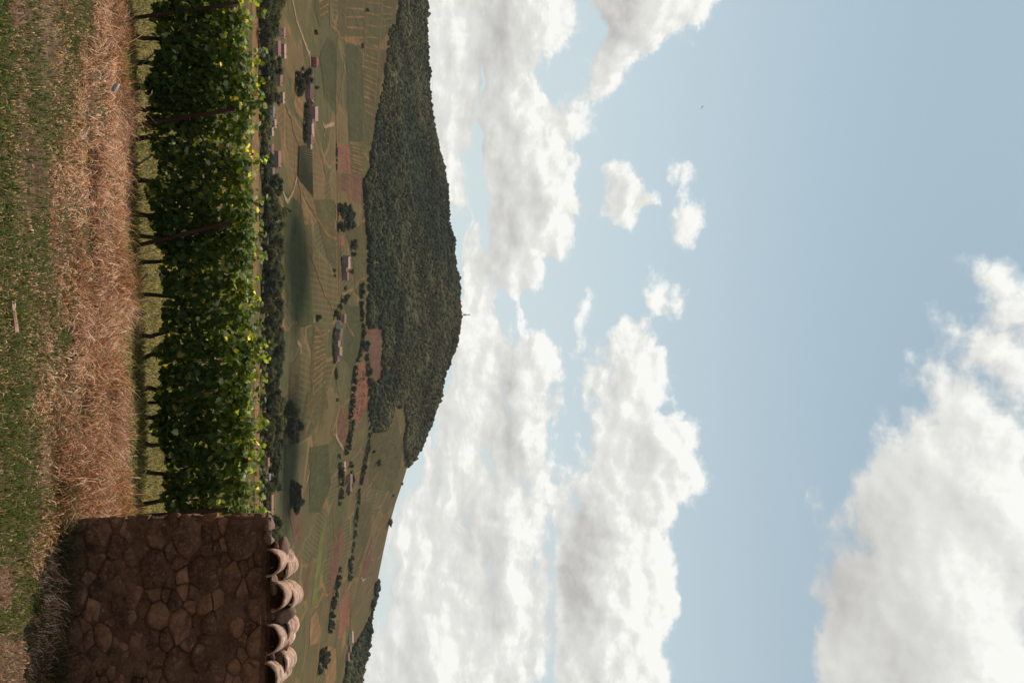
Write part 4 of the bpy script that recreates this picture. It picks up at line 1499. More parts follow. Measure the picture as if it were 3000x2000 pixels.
def dryness(P, U, H):
    lo, up = np.interp(U, LOW_U, LOW_H), np.interp(U, UP_U, UP_H)
    n = fbm(P[:, 0] * 1.3, P[:, 1] * 1.3, seed=61, octs=3)
    n2 = fbm(P[:, 0] * 4.0, P[:, 1] * 4.0, seed=63, octs=2)
    a = np.clip((H - lo + n * 95 + n2 * 45) / 40 + 0.5, 0, 1)
    b = np.clip((up - H + n * 30 + n2 * 14) / 14 + 0.5, 0, 1)
    return a * b


# bare reddish earth patches at the very bottom right and left
def bare(P, U, H):
    n = fbm(P[:, 0] * 3, P[:, 1] * 3, seed=71, octs=3) * 28
    a = (U + n * 2 > 1840) & (H + n < 62)
    b = (np.abs(U - 1720) < 60 + n) & (H + n < 26)
    c = (np.abs(U - 30) < 50) & (H + n < 60) & (H + n > 10)
    return a | b | c


M['grass'] = mat_tint('grass blades', 0.7, 0.38, tgain=(1.25, 1.25, 0.8), spec=0.25)
M['hay'] = mat_tint('dry grass', 0.8, 0.30, tgain=(1.15, 1.05, 0.9), spec=0.15)


def make_grass():
    # short green grass
    P = scatter(7200, 4.6, 8.3)
    P = P[off_wall(P)]
    Z, U, H = photo_of_ground(P)
    dry = dryness(P, U, H)
    patch = fbm(P[:, 0] * 1.1, P[:, 1] * 1.1, seed=65, octs=3)
    keep = (RNG.random(len(P)) > dry * 0.62) & (~bare(P, U, H) | (RNG.random(len(P)) < 0.6)) & (RNG.random(len(P)) < 0.75 + patch)
    P, Z, dry, patch, U, H = P[keep], Z[keep], dry[keep], patch[keep], U[keep], H[keep]
    n = len(P)
    s, d = wall_local(P)
    col = pick(n, GREEN, [4, 4, 4, 2.4, 1.0, 1.2])
    # dry bits mixed in, more on the worn stripe across the grass
    worn = np.clip(0.10 + 1.0 * fbm(P[:, 0] * 0.8, P[:, 1] * 2.4, seed=67, octs=3) + dry * 0.5, 0.04, 0.85)
    k = RNG.random(n) < worn * 0.62
    col[k] = pick(int(k.sum()), STRAW, [3, 3, 2.4, 3, 2, 2.4])
    bz = bare(P, U, H)
    col[bz] = pick(int(bz.sum()), [(0.30, 0.17, 0.12), (0.18, 0.095, 0.07), (0.42, 0.27, 0.19), (0.08, 0.07, 0.02)], [3, 3, 2, 1])
    lean_dir = RNG.uniform(0, 6.28, n)
    hgt = RNG.uniform(0.028, 0.075, n) * (1 + 0.4 * patch)
    hgt[k] *= 0.8
    lean = RNG.uniform(0.2, 1.1, n)
    lean[k] += 0.4
    V, F, C = blades(P, Z, hgt, RNG.uniform(0.0035, 0.0075, n), lean_dir, lean, RNG.uniform(0, 0.8, n), col, 2)
    o = add('grass', mesh_np('grass', V, F, C), M['grass'])
    tag(o, 'short green grass flecked with dry blades along the bottom of the slope', 'grass', None, 'stuff')
    # long straw
    P = scatter(4300, 5.3, 10.2)
    P = P[off_wall(P, 0.06)]
    Z, U, H = photo_of_ground(P)
    dry = dryness(P, U, H)
    clump = fbm(P[:, 0] * 2.2, P[:, 1] * 2.2, seed=75, octs=4, gain=.65)
    keep = (RNG.random(len(P)) < dry * np.clip(0.55 + clump * 2.0, 0.05, 1))
    P, Z, U, H, clump = P[keep], Z[keep], U[keep], H[keep], clump[keep]
    n = len(P)
    s, d = wall_local(P)
    up = np.interp(U, UP_U, UP_H)
    low = np.interp(U, LOW_U, LOW_H)
    edge = np.clip(1 - np.abs(up - H) / 55, 0, 1) * (U < 1520)
    start = np.clip((H - low) / 60, 0.25, 1)
    hgt = RNG.uniform(0.07, 0.24, n) * (1 + 0.7 * clump) * start
    hgt = hgt * (1 + edge * np.clip(0.15 + 1.6 * clump, -0.45, 1.0))
    hgt[(s > -0.25)] *= 0.9
    flow = fbm(P[:, 0] * 1.4, P[:, 1] * 1.4, seed=77, octs=2) * 3.4
    lean_dir = flow + RNG.normal(0, 0.8, n) - 1.2
    lean = RNG.uniform(0.3, 1.35, n) * (1 - 0.6 * edge)
    warm = np.clip(edge * 0.6 + fbm(P[:, 0] * 1.1, P[:, 1] * 1.1, seed=79) * 0.6, 0, 0.7)
    col = pick(n, STRAW, [4, 2.2, 3.4, 1.6, 1.2, 2.4])
    k = RNG.random(n) < warm
    col[k] = pick(int(k.sum()), [(0.40, 0.20, 0.075), (0.46, 0.25, 0.10), (0.32, 0.15, 0.055)], [2, 2, 1])
    brown = np.clip(fbm(P[:, 0] * 1.6, P[:, 1] * 1.6, seed=81) * 1.8 - 0.1, 0, 0.8) + np.clip((U - 1250) / 260, 0, .55) * (U < 1530)
    k = RNG.random(n) < brown
    col[k] = pick(int(k.sum()), [(0.26, 0.105, 0.05), (0.36, 0.165, 0.088), (0.14, 0.06, 0.032)], [2, 2, 1.4])
    k = RNG.random(n) < 0.10
    col[k] = pick(int(k.sum()), GREEN[:4], [2, 2, 1, 2])
    V, F, C = blades(P, Z, hgt, RNG.uniform(0.003, 0.0068, n), lean_dir, lean, RNG.uniform(0, 1.0, n), col, 3)
    o = add('dry_grass', mesh_np('dry_grass', V, F, C), M['hay'])
    tag(o, 'long straw coloured dry grass in a band before the vines', 'dry grass', None, 'stuff')
    nh = n
    # weeds behind the bank, around and behind the vines
    P = np.concatenate([scatter(2300, 9.3, 15.5), scatter(900, 15.5, 27.0)])
    P = P[off_wall(P, 0.06)]
    Z, U, H = photo_of_ground(P)
    dry = dryness(P, U, H)
    keep = RNG.random(len(P)) > dry * 0.9
    P, Z = P[keep], Z[keep]
    n = len(P)
    col = pick(n, [(0.11, 0.12, 0.022), (0.19, 0.18, 0.036), (0.05, 0.065, 0.014), (0.33, 0.235, 0.08), (0.48, 0.30, 0.145)], [4, 4, 3, 2.6, 2.4])
    cl = fbm(P[:, 0] * 1.7, P[:, 1] * 1.7, seed=85, octs=3)
    earth = fbm(P[:, 0] * .9, P[:, 1] * .9, seed=87, octs=2) > 0.18
    keep = ~earth | (RNG.random(n) < 0.3)
    P, Z, col, cl = P[keep], Z[keep], col[keep], cl[keep]
    n = len(P)
    V, F, C = blades(P, Z, RNG.uniform(0.05, 0.15, n) * (1 + 0.8 * cl) * np.where(P[:, 1] > 15, 1.6, 1.0), RNG.uniform(0.006, 0.014, n) * np.where(P[:, 1] > 15, 2.2, 1.0), RNG.uniform(0, 6.28, n), RNG.uniform(0.3, 1.2, n), RNG.uniform(0, 0.8, n), col, 2)
    o = add('weeds', mesh_np('weeds', V, F, C), M['grass'])
    tag(o, 'yellow green weeds on the ground around the vine trunks', 'weeds', None, 'stuff')
    # taller thin weeds in the wall's shade
    m_ = 4200
    s = RNG.uniform(-0.3, 2.6, m_)
    d = -np.abs(RNG.normal(0, 0.11, m_)) - 0.02
    P = np.stack([WALL_O.x + s * WX.x + d * WY.x, WALL_O.y + s * WX.y + d * WY.y], -1)
    Z = ground(P[:, 0], P[:, 1])
    V, F, C = blades(P, Z, RNG.uniform(0.05, 0.24, m_) * np.exp(d * 2), RNG.uniform(0.0025, 0.006, m_), RNG.uniform(0, 6.28, m_), RNG.uniform(0.1, 0.9, m_), RNG.uniform(0, 0.7, m_),
                     pick(m_, [(0.10, 0.085, 0.035), (0.06, 0.065, 0.02), (0.22, 0.14, 0.075)], [2, 2, 1.4]), 3)
    o = add('wall_weeds', mesh_np('wall_weeds', V, F, C), M['hay'])
    tag(o, 'thin weeds growing at the shaded foot of the stone wall', 'weeds', None, 'stuff')
    print('blades', nh)


make_grass()


# ------------------------------------------------------------------ stones
def rock_mesh(seed, sub=3, rough=0.5, flat=0.0):
    """broken stone: a ball cut by many planes"""
    iv, if_ = ico(sub)
    rg = np.random.default_rng(seed)
    d = np.ones(len(iv)) * 1.15
    for _ in range(10):
        nrm = rg.normal(size=3)
        nrm /= np.linalg.norm(nrm)
        c = rg.uniform(0.38, 0.66)
        pr = iv @ nrm
        d = np.where(pr * d > c, c / np.maximum(pr, 1e-3), d)
    d *= 1 + rough * 0.3 * fbm(iv[:, 0] * 4 + seed, iv[:, 1] * 4, iv[:, 2] * 4, octs=4, seed=seed, gain=.6)
    return mesh_np('rock', iv * d[:, None], if_)


def stone_mat(name, c0, c1, c2, lichen=None, scale=5.0, amount=0.62, bump=0.02):
    m, T = new_mat(name)
    tc = T.node('ShaderNodeTexCoord')
    oi = T.node('ShaderNodeObjectInfo')
    cx = T.node('ShaderNodeCombineXYZ')
    T.link(T.math('MULTIPLY', oi.outputs['Random'], 61.0), cx.inputs[0])
    T.link(T.math('MULTIPLY', oi.outputs['Random'], 23.0), cx.inputs[1])
    v = T.vmath('ADD', tc.outputs['Object'], cx.outputs[0])
    base = T.ramp(oi.outputs['Random'], [(0.0, c0), (0.35, c1), (0.7, c2), (1.0, c1)])
    n = T.noise(v, scale, 6, 0.65)
    col = T.mix(T.maprange(n, 0.38, 0.66, 0.0, 0.8), base, tuple(x * 0.42 for x in c1))
    n3 = T.noise(v, scale * 7, 4, 0.7)
    col = T.mix(T.maprange(n3, 0.5, 0.8, 0, 0.5), col, tuple(min(1, x * 1.7) for x in c2))
    if lichen:
        l = T.noise(v, scale * 1.6, 5, 0.7)
        col = T.mix(T.maprange(l, amount - 0.06, amount + 0.06), col, lichen)
    finish(T, col, 0.92, bump=T.noise(v, scale * 4, 6, 0.7), bump_dist=bump, spec=0.15)
    return m


M['stone'] = stone_mat('wall stone', (0.19, 0.092, 0.050), (0.105, 0.053, 0.031), (0.35, 0.165, 0.092), (0.29, 0.19, 0.115), 6.0, 0.66, 0.035)
M['mortar'] = stone_mat('lime mortar', (0.155, 0.077, 0.043), (0.155, 0.077, 0.043), (0.175, 0.088, 0.05), None, 7.0, 0.62, 0.035)
M['tile'] = stone_mat('weathered clay tile', (0.56, 0.35, 0.25), (0.60, 0.42, 0.32), (0.48, 0.27, 0.19), (0.20, 0.12, 0.08), 9.0, 0.53, 0.014)
M['tile_red'] = stone_mat('reddish clay tile', (0.36, 0.20, 0.14), (0.42, 0.26, 0.19), (0.34, 0.17, 0.12), (0.55, 0.47, 0.40), 9.0, 0.58, 0.012)
M['rock'] = stone_mat('lichened rock', (0.22, 0.12, 0.08), (0.27, 0.155, 0.105), (0.32, 0.19, 0.135), (0.52, 0.42, 0.35), 9.0, 0.60, 0.012)
M['whiterock'] = stone_mat('whitish rock', (0.55, 0.49, 0.46), (0.50, 0.45, 0.42), (0.6, 0.55, 0.5), (0.75, 0.70, 0.66), 9.0, 0.6, 0.01)

wall = add('stone_wall', None)
wall.location = (WALL_O.x, WALL_O.y, gz(WALL_O.x, WALL_O.y) - 0.06)
wall.rotation_euler = (0, 0, WALL_A)
tag(wall, 'brown rubble stone wall capped with curved clay tiles', 'wall')


def clip_poly(poly, nx, ny, c):
    """keep the part where nx*x+ny*y <= c"""
    out = []
    for i in range(len(poly)):
        p, q = poly[i], poly[(i + 1) % len(poly)]
        a, b = nx * p[0] + ny * p[1] - c, nx * q[0] + ny * q[1] - c
        if a <= 0:
            out.append(p)
        if a * b < 0:
            t = a / (a - b)
            out.append((p[0] + (q[0] - p[0]) * t, p[1] + (q[1] - p[1]) * t))
    return out


def pack_stones(L, H, big, rmin, rmax, rg):
    ASP = 1.45
    seeds = [(s, z * ASP, r) for (s, z, r) in big]
    tries = 0
    while tries < 6000:
        tries += 1
        r = rg.uniform(rmin, rmax) if tries < 2500 else rg.uniform(rmin * .7, rmin * 1.3)
        s, z = rg.uniform(0, L), rg.uniform(0, H * ASP)
        if all(math.hypot(s - a, z - b) > (r + q) * 0.93 for a, b, q in seeds):
            seeds.append((s, z, r))
    cells = []
    for i, (a, b, r) in enumerate(seeds):
        poly = [(-0.0, 0.0), (L, 0.0), (L, H * ASP), (-0.0, H * ASP)]
        for j, (c, d, q) in enumerate(seeds):
            if i == j or math.hypot(a - c, b - d) > 0.75:
                continue
            nx, ny = c - a, d - b
            cc = ((c * c + d * d - q * q) - (a * a + b * b - r * r)) / 2
            poly = clip_poly(poly, nx, ny, cc)
            if len(poly) < 3:
                break
        if len(poly) >= 3:
            cells.append([(x, y / ASP) for x, y in poly])
    return cells


def stone_part(poly, rg, gap=0.0015, proud=0.020):
    """one rubble stone from its outline on the wall face (s, z); face points to -y"""
    cx = sum(p[0] for p in poly) / len(poly)
    cz = sum(p[1] for p in poly) / len(poly)
    ar = 0.5 * abs(sum(poly[i][0] * poly[(i + 1) % len(poly)][1] - poly[(i + 1) % len(poly)][0] * poly[i][1] for i in range(len(poly))))
    if ar < 0.0006:
        return None
    size = math.sqrt(ar)
    sh = max(0.5, 1 - gap * 2 / size)
    pts = [((p[0] - cx) * sh, (p[1] - cz) * sh) for p in poly]
    # break up the edges, then round the corners
    fine = []
    for i in range(len(pts)):
        p, q = pts[i], pts[(i + 1) % len(pts)]
        n = max(1, int(math.hypot(q[0] - p[0], q[1] - p[1]) / 0.055))
        for k in range(n):
            t = k / n
            j = 0.0 if k == 0 else rg.uniform(-.016, .010)
            x, z = p[0] + (q[0] - p[0]) * t, p[1] + (q[1] - p[1]) * t
            l = math.hypot(x, z) or 1
            fine.append((x * (1 + j / l), z * (1 + j / l)))
    for _ in range(1 if rg.random() < 0.6 else 0):
        nxt = []
        for i in range(len(fine)):
            p, q = fine[i], fine[(i + 1) % len(fine)]
            nxt += [(p[0] * .75 + q[0] * .25, p[1] * .75 + q[1] * .25), (p[0] * .25 + q[0] * .75, p[1] * .25 + q[1] * .75)]
        fine = nxt
    if len(fine) > 40:
        fine = fine[::2]
    n = len(fine)
    pr = proud * rg.uniform(0.5, 1.35) * min(1.2, size / 0.12 + 0.3)
    tx, tz = rg.uniform(-.16, .16), rg.uniform(-.16, .16)
    V = []
    for (sc, y) in ((1.06, 0.045), (1.02, -pr * 0.30), (0.95, -pr * 0.92), (0.60, -pr)):
        fa = np.array(fine) * sc
        nns = 0.018 * fbm(fa[:, 0] * 15 + cx * 9, fa[:, 1] * 15 + cz * 9, seed=3, octs=3, gain=.6)
        for q_, (x, z) in enumerate(fine):
            xx, zz = x * sc, z * sc
            nn = nns[q_] if y < 0.03 else 0
            V.append((xx, y + nn + (tx * xx + tz * zz if y < 0.03 else 0), zz))
    V.append((0, -pr * 1.02 + 0.006 * rg.uniform(-1, 1), 0))
    F = []
    for k in range(3):
        for i in range(n):
            j = (i + 1) % n
            F.append((k * n + i, k * n + j, (k + 1) * n + j, (k + 1) * n + i))
    for i in range(n):
        F.append((3 * n + i, 3 * n + (i + 1) % n, 4 * n))
    # orientation: make the face look to -y
    me = mesh_py('stone', V, F, True)
    me.calc_loop_triangles()
    if me.polygons[-1].normal.y > 0:
        me.flip_normals()
    return me, cx, cz


def build_wall():
    rg = random.Random(5)
    px = 1 / 440.0

    def S(u0, u1, h0, h1):
        return (((u0 + u1) / 2 - 1520) * px, ((h0 + h1) / 2 - 205) * px + 0.02, ((u1 - u0) + (h1 - h0) * 1.45) / 4 * px * 0.98)
    big = [S(1520, 1630, 668, 775), S(1524, 1600, 777, 802), S(1512, 1540, 615, 650), S(1530, 1625, 525, 612), S(1518, 1598, 448, 520), S(1514, 1610, 288, 360),
           S(1590, 1655, 290, 345), S(1550, 1640, 356, 390), S(1600, 1640, 392, 430), S(1605, 1710, 440, 520), S(1780, 1850, 520, 595), S(1880, 1995, 520, 590),
           S(1880, 1930, 470, 510), S(1908, 1950, 425, 468), S(1800, 1880, 330, 366), S(1650, 1735, 665, 720), S(1770, 1800, 735, 785), S(1800, 1832, 600, 660),
           S(1690, 1760, 400, 440), S(1850, 1920, 640, 720), S(1930, 1990, 720, 790), S(1690, 1770, 250, 300), S(1860, 1960, 240, 300), S(1640, 1700, 570, 640),
           S(1660, 1740, 740, 790), S(1720, 1800, 600, 640), S(1930, 1990, 620, 690)]
    for poly in pack_stones(WALL_L, WALL_H, big, 0.034, 0.088, rg):
        r = stone_part(poly, rg)
        if r:
            me, cx, cz = r
            add('stone', me, M['stone'], wall, (cx + (rg.uniform(-.055, .0) if cx < 0.13 else 0), rg.uniform(-.004, .004), cz))
    # the end of the wall
    for poly in pack_stones(WALL_D, WALL_H, [], 0.05, 0.10, rg):
        r = stone_part(poly, rg)
        if r:
            me, cx, cz = r
            add('stone', me, M['stone'], wall, (0.0, WALL_D - cx, cz), (0, 0, -math.pi / 2))
    # mortar heart of the wall, with an uneven face
    V, F = [], []
    nx, nz = 170, 66
    gs, gzz = np.meshgrid(np.linspace(0, WALL_L, nx + 1), np.linspace(0, WALL_H + 0.03, nz + 1), indexing='ij')
    rough = fbm(gs * 7, gzz * 7, octs=4, seed=8, gain=.6)
    for i in range(nx + 1):
        for j in range(nz + 1):
            s, z = WALL_L * i / nx, (WALL_H + 0.03) * j / nz
            edge = min(1, i / 3.0)
            V.append((s + (0.008 if i else 0), -0.010 - 0.026 * edge * rough[i, j], z))
    for i in range(nx):
        for j in range(nz):
            a = i * (nz + 1) + j
            F.append((a, a + nz + 1, a + nz + 2, a + 1))
    b = len(V)
    V += [(0.008, WALL_D, 0), (WALL_L, WALL_D, 0), (WALL_L, WALL_D, WALL_H + .03), (0.008, WALL_D, WALL_H + .03)]
    c00, c10, c11, c01 = 0, nx * (nz + 1), nx * (nz + 1) + nz, nz
    F += [(b + 1, b, b + 3, b + 2), (b, c00, c01, b + 3), (c10, b + 1, b + 2, c11), (c01, c11, b + 2, b + 3)]
    me = mesh_py('mortar', V, F)
    add('mortar', me, M['mortar'], wall)


build_wall()


def tile_mesh(seed, L=0.42, w0=0.098, w1=0.082, rise0=0.094, th=0.011):
    """half-round clay tile: front end at y=0, wider there; convex up"""
    rg = random.Random(seed)
    ns, nl = 14, 7
    V = []
    for sh in (0, 1):
        for j in range(nl + 1):
            t = j / nl
            w = w0 + (w1 - w0) * t - sh * th
            rz = rise0 * (1 - 0.1 * t) - sh * th
            for i in range(ns + 1):
                a = math.pi * i / ns
                k = 1 + 0.03 * rg.uniform(-1, 1) * (j == 0)
                y = L * t + (rg.uniform(-.006, .006) if j == 0 else 0)
                V.append((-w * math.cos(a), y, rz * math.sin(a) * k))
    F = []
    n = ns + 1
    o = (nl + 1) * n
    for j in range(nl):
        for i in range(ns):
            a = j * n + i
            F.append((a, a + 1, a + n + 1, a + n))
            F.append((o + a, o + a + n, o + a + n + 1, o + a + 1))
    for i in range(ns):
        F.append((i, o + i, o + i + 1, i + 1))
        a = nl * n + i
        F.append((a, a + 1, o + a + 1, o + a))
    for j in range(nl):
        a = j * n
        F.append((a, a + n, o + a + n, o + a))
        a = j * n + ns
        F.append((a, o + a, o + a + n, a + n))
    me = mesh_py('tile', V, F, True)
    return me


def build_coping():
    cop = add('coping', None, None, wall)
    px = 1 / 440.0
    tm = [tile_mesh(i) for i in range(4)]
    tr = [tile_mesh(i + 10) for i in range(3)]
    for t in tm:
        t.materials.append(M['tile'])
    for t in tr:
        t.materials.append(M['tile_red'])
    rg = random.Random(2)
    zb = WALL_H + 0.02
    low = [1651, 1747, 1866, 1973, 2080, 2186, 2290, 2395, 2500, 2605, 2710, 2815, 2920]
    pit = math.radians(12)
    for i, u in enumerate(low):
        s = (u - 1520) * px
        dz = (0.012, 0.045, 0.018, 0.0)[i] if i < 4 else rg.uniform(0, .02)
        k = (0.95, 1.02, 1.02, 1.06)[i] if i < 4 else 1.05
        add('tile', tm[i % 4] if i != 2 else tr[0], None, cop, (s, -0.075, zb + dz), (pit, rg.uniform(-.05, .05), rg.uniform(-.05, .05)), (k, 1, 1.0))
        # the next course lies on top, set back
        add('tile', tr[i % 3] if i % 2 else tm[(i + 1) % 4], None, cop, (s + (0.06, 0.03, -0.035, -0.07)[i % 4] * 0.9, 0.10, zb + dz + 0.052 + rg.uniform(-.005, .005)),
            (pit * 0.8, rg.uniform(-.08, .08), rg.uniform(-.06, .06)), (k * 0.97, 0.85, 0.98))
        # the channel tile between two covers, hollow side up
        if i:
            add('tile', tm[(i + 2) % 4], None, cop, (s - 0.128, 0.03, zb + 0.060), (pit, math.pi, 0), (0.62, 0.8, 0.62))
    bed = MB()
    for i in range(34):
        x0 = 0.10 * i
        bed.box(x0 + 0.002, x0 + 0.1, 0.02, 0.07, WALL_H - 0.02, WALL_H + 0.04 + 0.02 * rg.random())
        if x0 > 0.18:
            bed.box(x0 + 0.003, x0 + 0.0995, 0.072, WALL_D - 0.01, WALL_H - 0.018, WALL_H + 0.115 + 0.02 * rg.random())
    add('mortar_bed', bed.mesh('mortar_bed'), M['mortar'], cop)
    # loose stones wedged between and beside the tiles
    rocks = [(1540, 826, 62, 40, -.02, 'rock'), (1583, 828, 60, 44, -.05, 'rock'), (1618, 872, 66, 40, 0.08, 'rock'), (1565, 808, 70, 26, 0.0, 'rock'), (1603, 846, 50, 34, 0.04, 'rock'),
             (1702, 846, 66, 34, -.07, 'rock'), (1808, 872, 56, 62, 0.06, 'rock'), (1888, 872, 42, 54, 0.10, 'rock'), (1962, 876, 66, 42, 0.12, 'rock'), (1806, 838, 40, 40, 0.03, 'rock'),
             (1915, 836, 36, 32, 0.02, 'rock'), (2036, 868, 50, 44, 0.06, 'rock'), (2140, 868, 46, 44, 0.06, 'rock')]
    for i, (u, h, wu, wh, y, mk) in enumerate(rocks):
        s = (u - 1520) * px
        z = WALL_H + (h - 815) * px
        me = rock_mesh(20 + i)
        add('wedge_stone', me, M[mk], cop, (s, y + 0.06, z), (rg.uniform(-.5, .5), rg.uniform(-.5, .5), rg.uniform(0, 3)), (wu * px * .58, 0.09, wh * px * .58))


build_coping()

# single stones lying in the grass
p = near_point(258, 346, 8.35)
o = add('white_stone', rock_mesh(3), M['whiterock'], None, (p.x, p.y, gz(p.x, p.y) + 0.10), (0.3, 0.5, 0.4), (0.052, 0.04, 0.035))
tag(o, 'small white stone lying in the dry grass before the vines', 'stone')
p = near_point(928, 26, 5.62)
mb = MB()
mb.box(-.085, .085, -.02, .025, -.02, .012)
me = mb.mesh('tile_fragment')
bm = bmesh.new()
bm.from_mesh(me)
bmesh.ops.subdivide_edges(bm, edges=bm.edges[:], cuts=4, use_grid_fill=True)
for v in bm.verts:
    n_ = float(fbm(np.array([v.co.x * 30]), np.array([v.co.y * 30]), np.array([v.co.z * 30]), octs=3, seed=4)[0])
    v.co += v.co.normalized() * n_ * 0.028
    v.co.z += 0.012 * math.sin(v.co.x * 14)
bm.to_mesh(me)
bm.free()
o = add('tile_fragment', me, M['tile_red'], None, (p.x, p.y, gz(p.x, p.y) + 0.022), (0.1, 0.05, 0.08))
tag(o, 'broken piece of reddish clay tile lying in the green grass', 'tile fragment')


# ------------------------------------------------------------------ the vine row
def row_y(x):
    return 11.42 + (x + 3.76) * 0.14


def leaf_shape(seed):
    rg = random.Random(seed)
    spec = [(90, 1.0), (72, .80), (60, .66), (44, .90), (26, .70), (14, .60), (-4, .80), (-30, .64), (-58, .58), (-80, .26),
            (-100, .26), (-122, .58), (-150, .64), (184, .80), (166, .60), (154, .70), (136, .90), (120, .66), (108, .80)]
    V = [(0, -0.1, 0.10)]
    for a, r in spec:
        r *= rg.uniform(0.92, 1.08)
        x, y = r * math.cos(math.radians(a)), r * math.sin(math.radians(a))
        V.append((x, y, -0.28 * abs(x) ** 1.5 - 0.16 * y * y + rg.uniform(-.06, .06)))
    n = len(spec)
    F = [(0, 1 + i, 1 + (i + 1) % n) for i in range(n)]
    return np.array(V) * 0.5, np.array(F)


LEAVES = [leaf_shape(i) for i in range(6)]


def leaf_mat():
    m, T = new_mat('vine leaf')
    a = T.node('ShaderNodeAttribute', attribute_name='tint')
    tc = T.node('ShaderNodeTexCoord')
    n = T.noise(tc.outputs['Object'], 30, 3, 0.6)
    col = T.mix(T.maprange(n, 0.3, 0.7, 0.0, 0.35), a.outputs['Color'], T.mix(1.0, a.outputs['Color'], (0.6, 0.7, 0.5), 'MULTIPLY'))
    finish(T, col, 0.58, 0.50, T.mix(1.0, col, (2.6, 2.1, 0.45), 'MULTIPLY'), spec=0.22)
    return m


M['leaf'] = leaf_mat()
M['vinewood'] = mat_noise('dark vine bark', (0.035, 0.022, 0.016), (0.085, 0.055, 0.04), 18, bump=0.01, stretch=(1, 1, 0.25))
M['postwood'] = mat_noise('old reddish brown post', (0.028, 0.013, 0.009), (0.065, 0.03, 0.02), 14, bump=0.006, stretch=(1, 1, 0.15))
M['stake'] = mat_noise('grey weathered stake', (0.09, 0.08, 0.07), (0.2, 0.18, 0.16), 14, bump=0.004, stretch=(1, 1, 0.2))
# meshes shared by the single leaves: each with its own green
LEAFTINT = [(0.052, 0.086, 0.018), (0.078, 0.115, 0.023), (0.036, 0.064, 0.016), (0.12, 0.15, 0.03), (0.20, 0.21, 0.045), (0.050, 0.078, 0.02)]
LEAFME = []
for i in range(6):
    for j in range(2):
        V, F = LEAVES[(i + j * 3) % 6]
        me = mesh_np('leaf', V, F, np.tile(np.array(LEAFTINT[i]), (len(V), 1)))
        me.materials.append(M['leaf'])
        LEAFME.append(me)


def leaf_rot(rg, z, front):
    """orientation: tip hangs down, face turned out of the row and up; more level near the top"""
    up = np.interp(z, [0.4, 1.0, 1.3], [0.35, 0.6, 1.1])
    out = -1.0 if front else 1.0
    nrm = np.array([rg.normal(0, .65), out * abs(rg.normal(0.7, .4)), up + rg.normal(0, .55)])
    nrm /= np.linalg.norm(nrm)
    tip = np.array([rg.normal(0, .55), out * 0.4, -1.0 + rg.normal(0, .35)])
    tip -= nrm * tip.dot(nrm)
    tip /= np.linalg.norm(tip)
    x = np.cross(tip, nrm)
    return np.stack([x, tip, nrm], 1)     # columns: local x, y (tip), z


_wx = np.linspace(-9, 9, 1800)
_top = 1.29 + 0.11 * vnoise(_wx * 2.3, _wx * 0 + 0.5, seed=91) + 0.06 * vnoise(_wx * 7, _wx * 0 + 2.5, seed=92)
_bot = 0.25 + 0.15 * vnoise(_wx * 2.9, _wx * 0 + 4.5, seed=93) + 0.10 * vnoise(_wx * 8, _wx * 0 + 6.5, seed=94)
_bz = np.linspace(0, 1.6, 60)
_bul = 1 + 0.45 * vnoise(*np.meshgrid(_wx * 3.3, _bz * 3.3, indexing='ij'), seed=95)


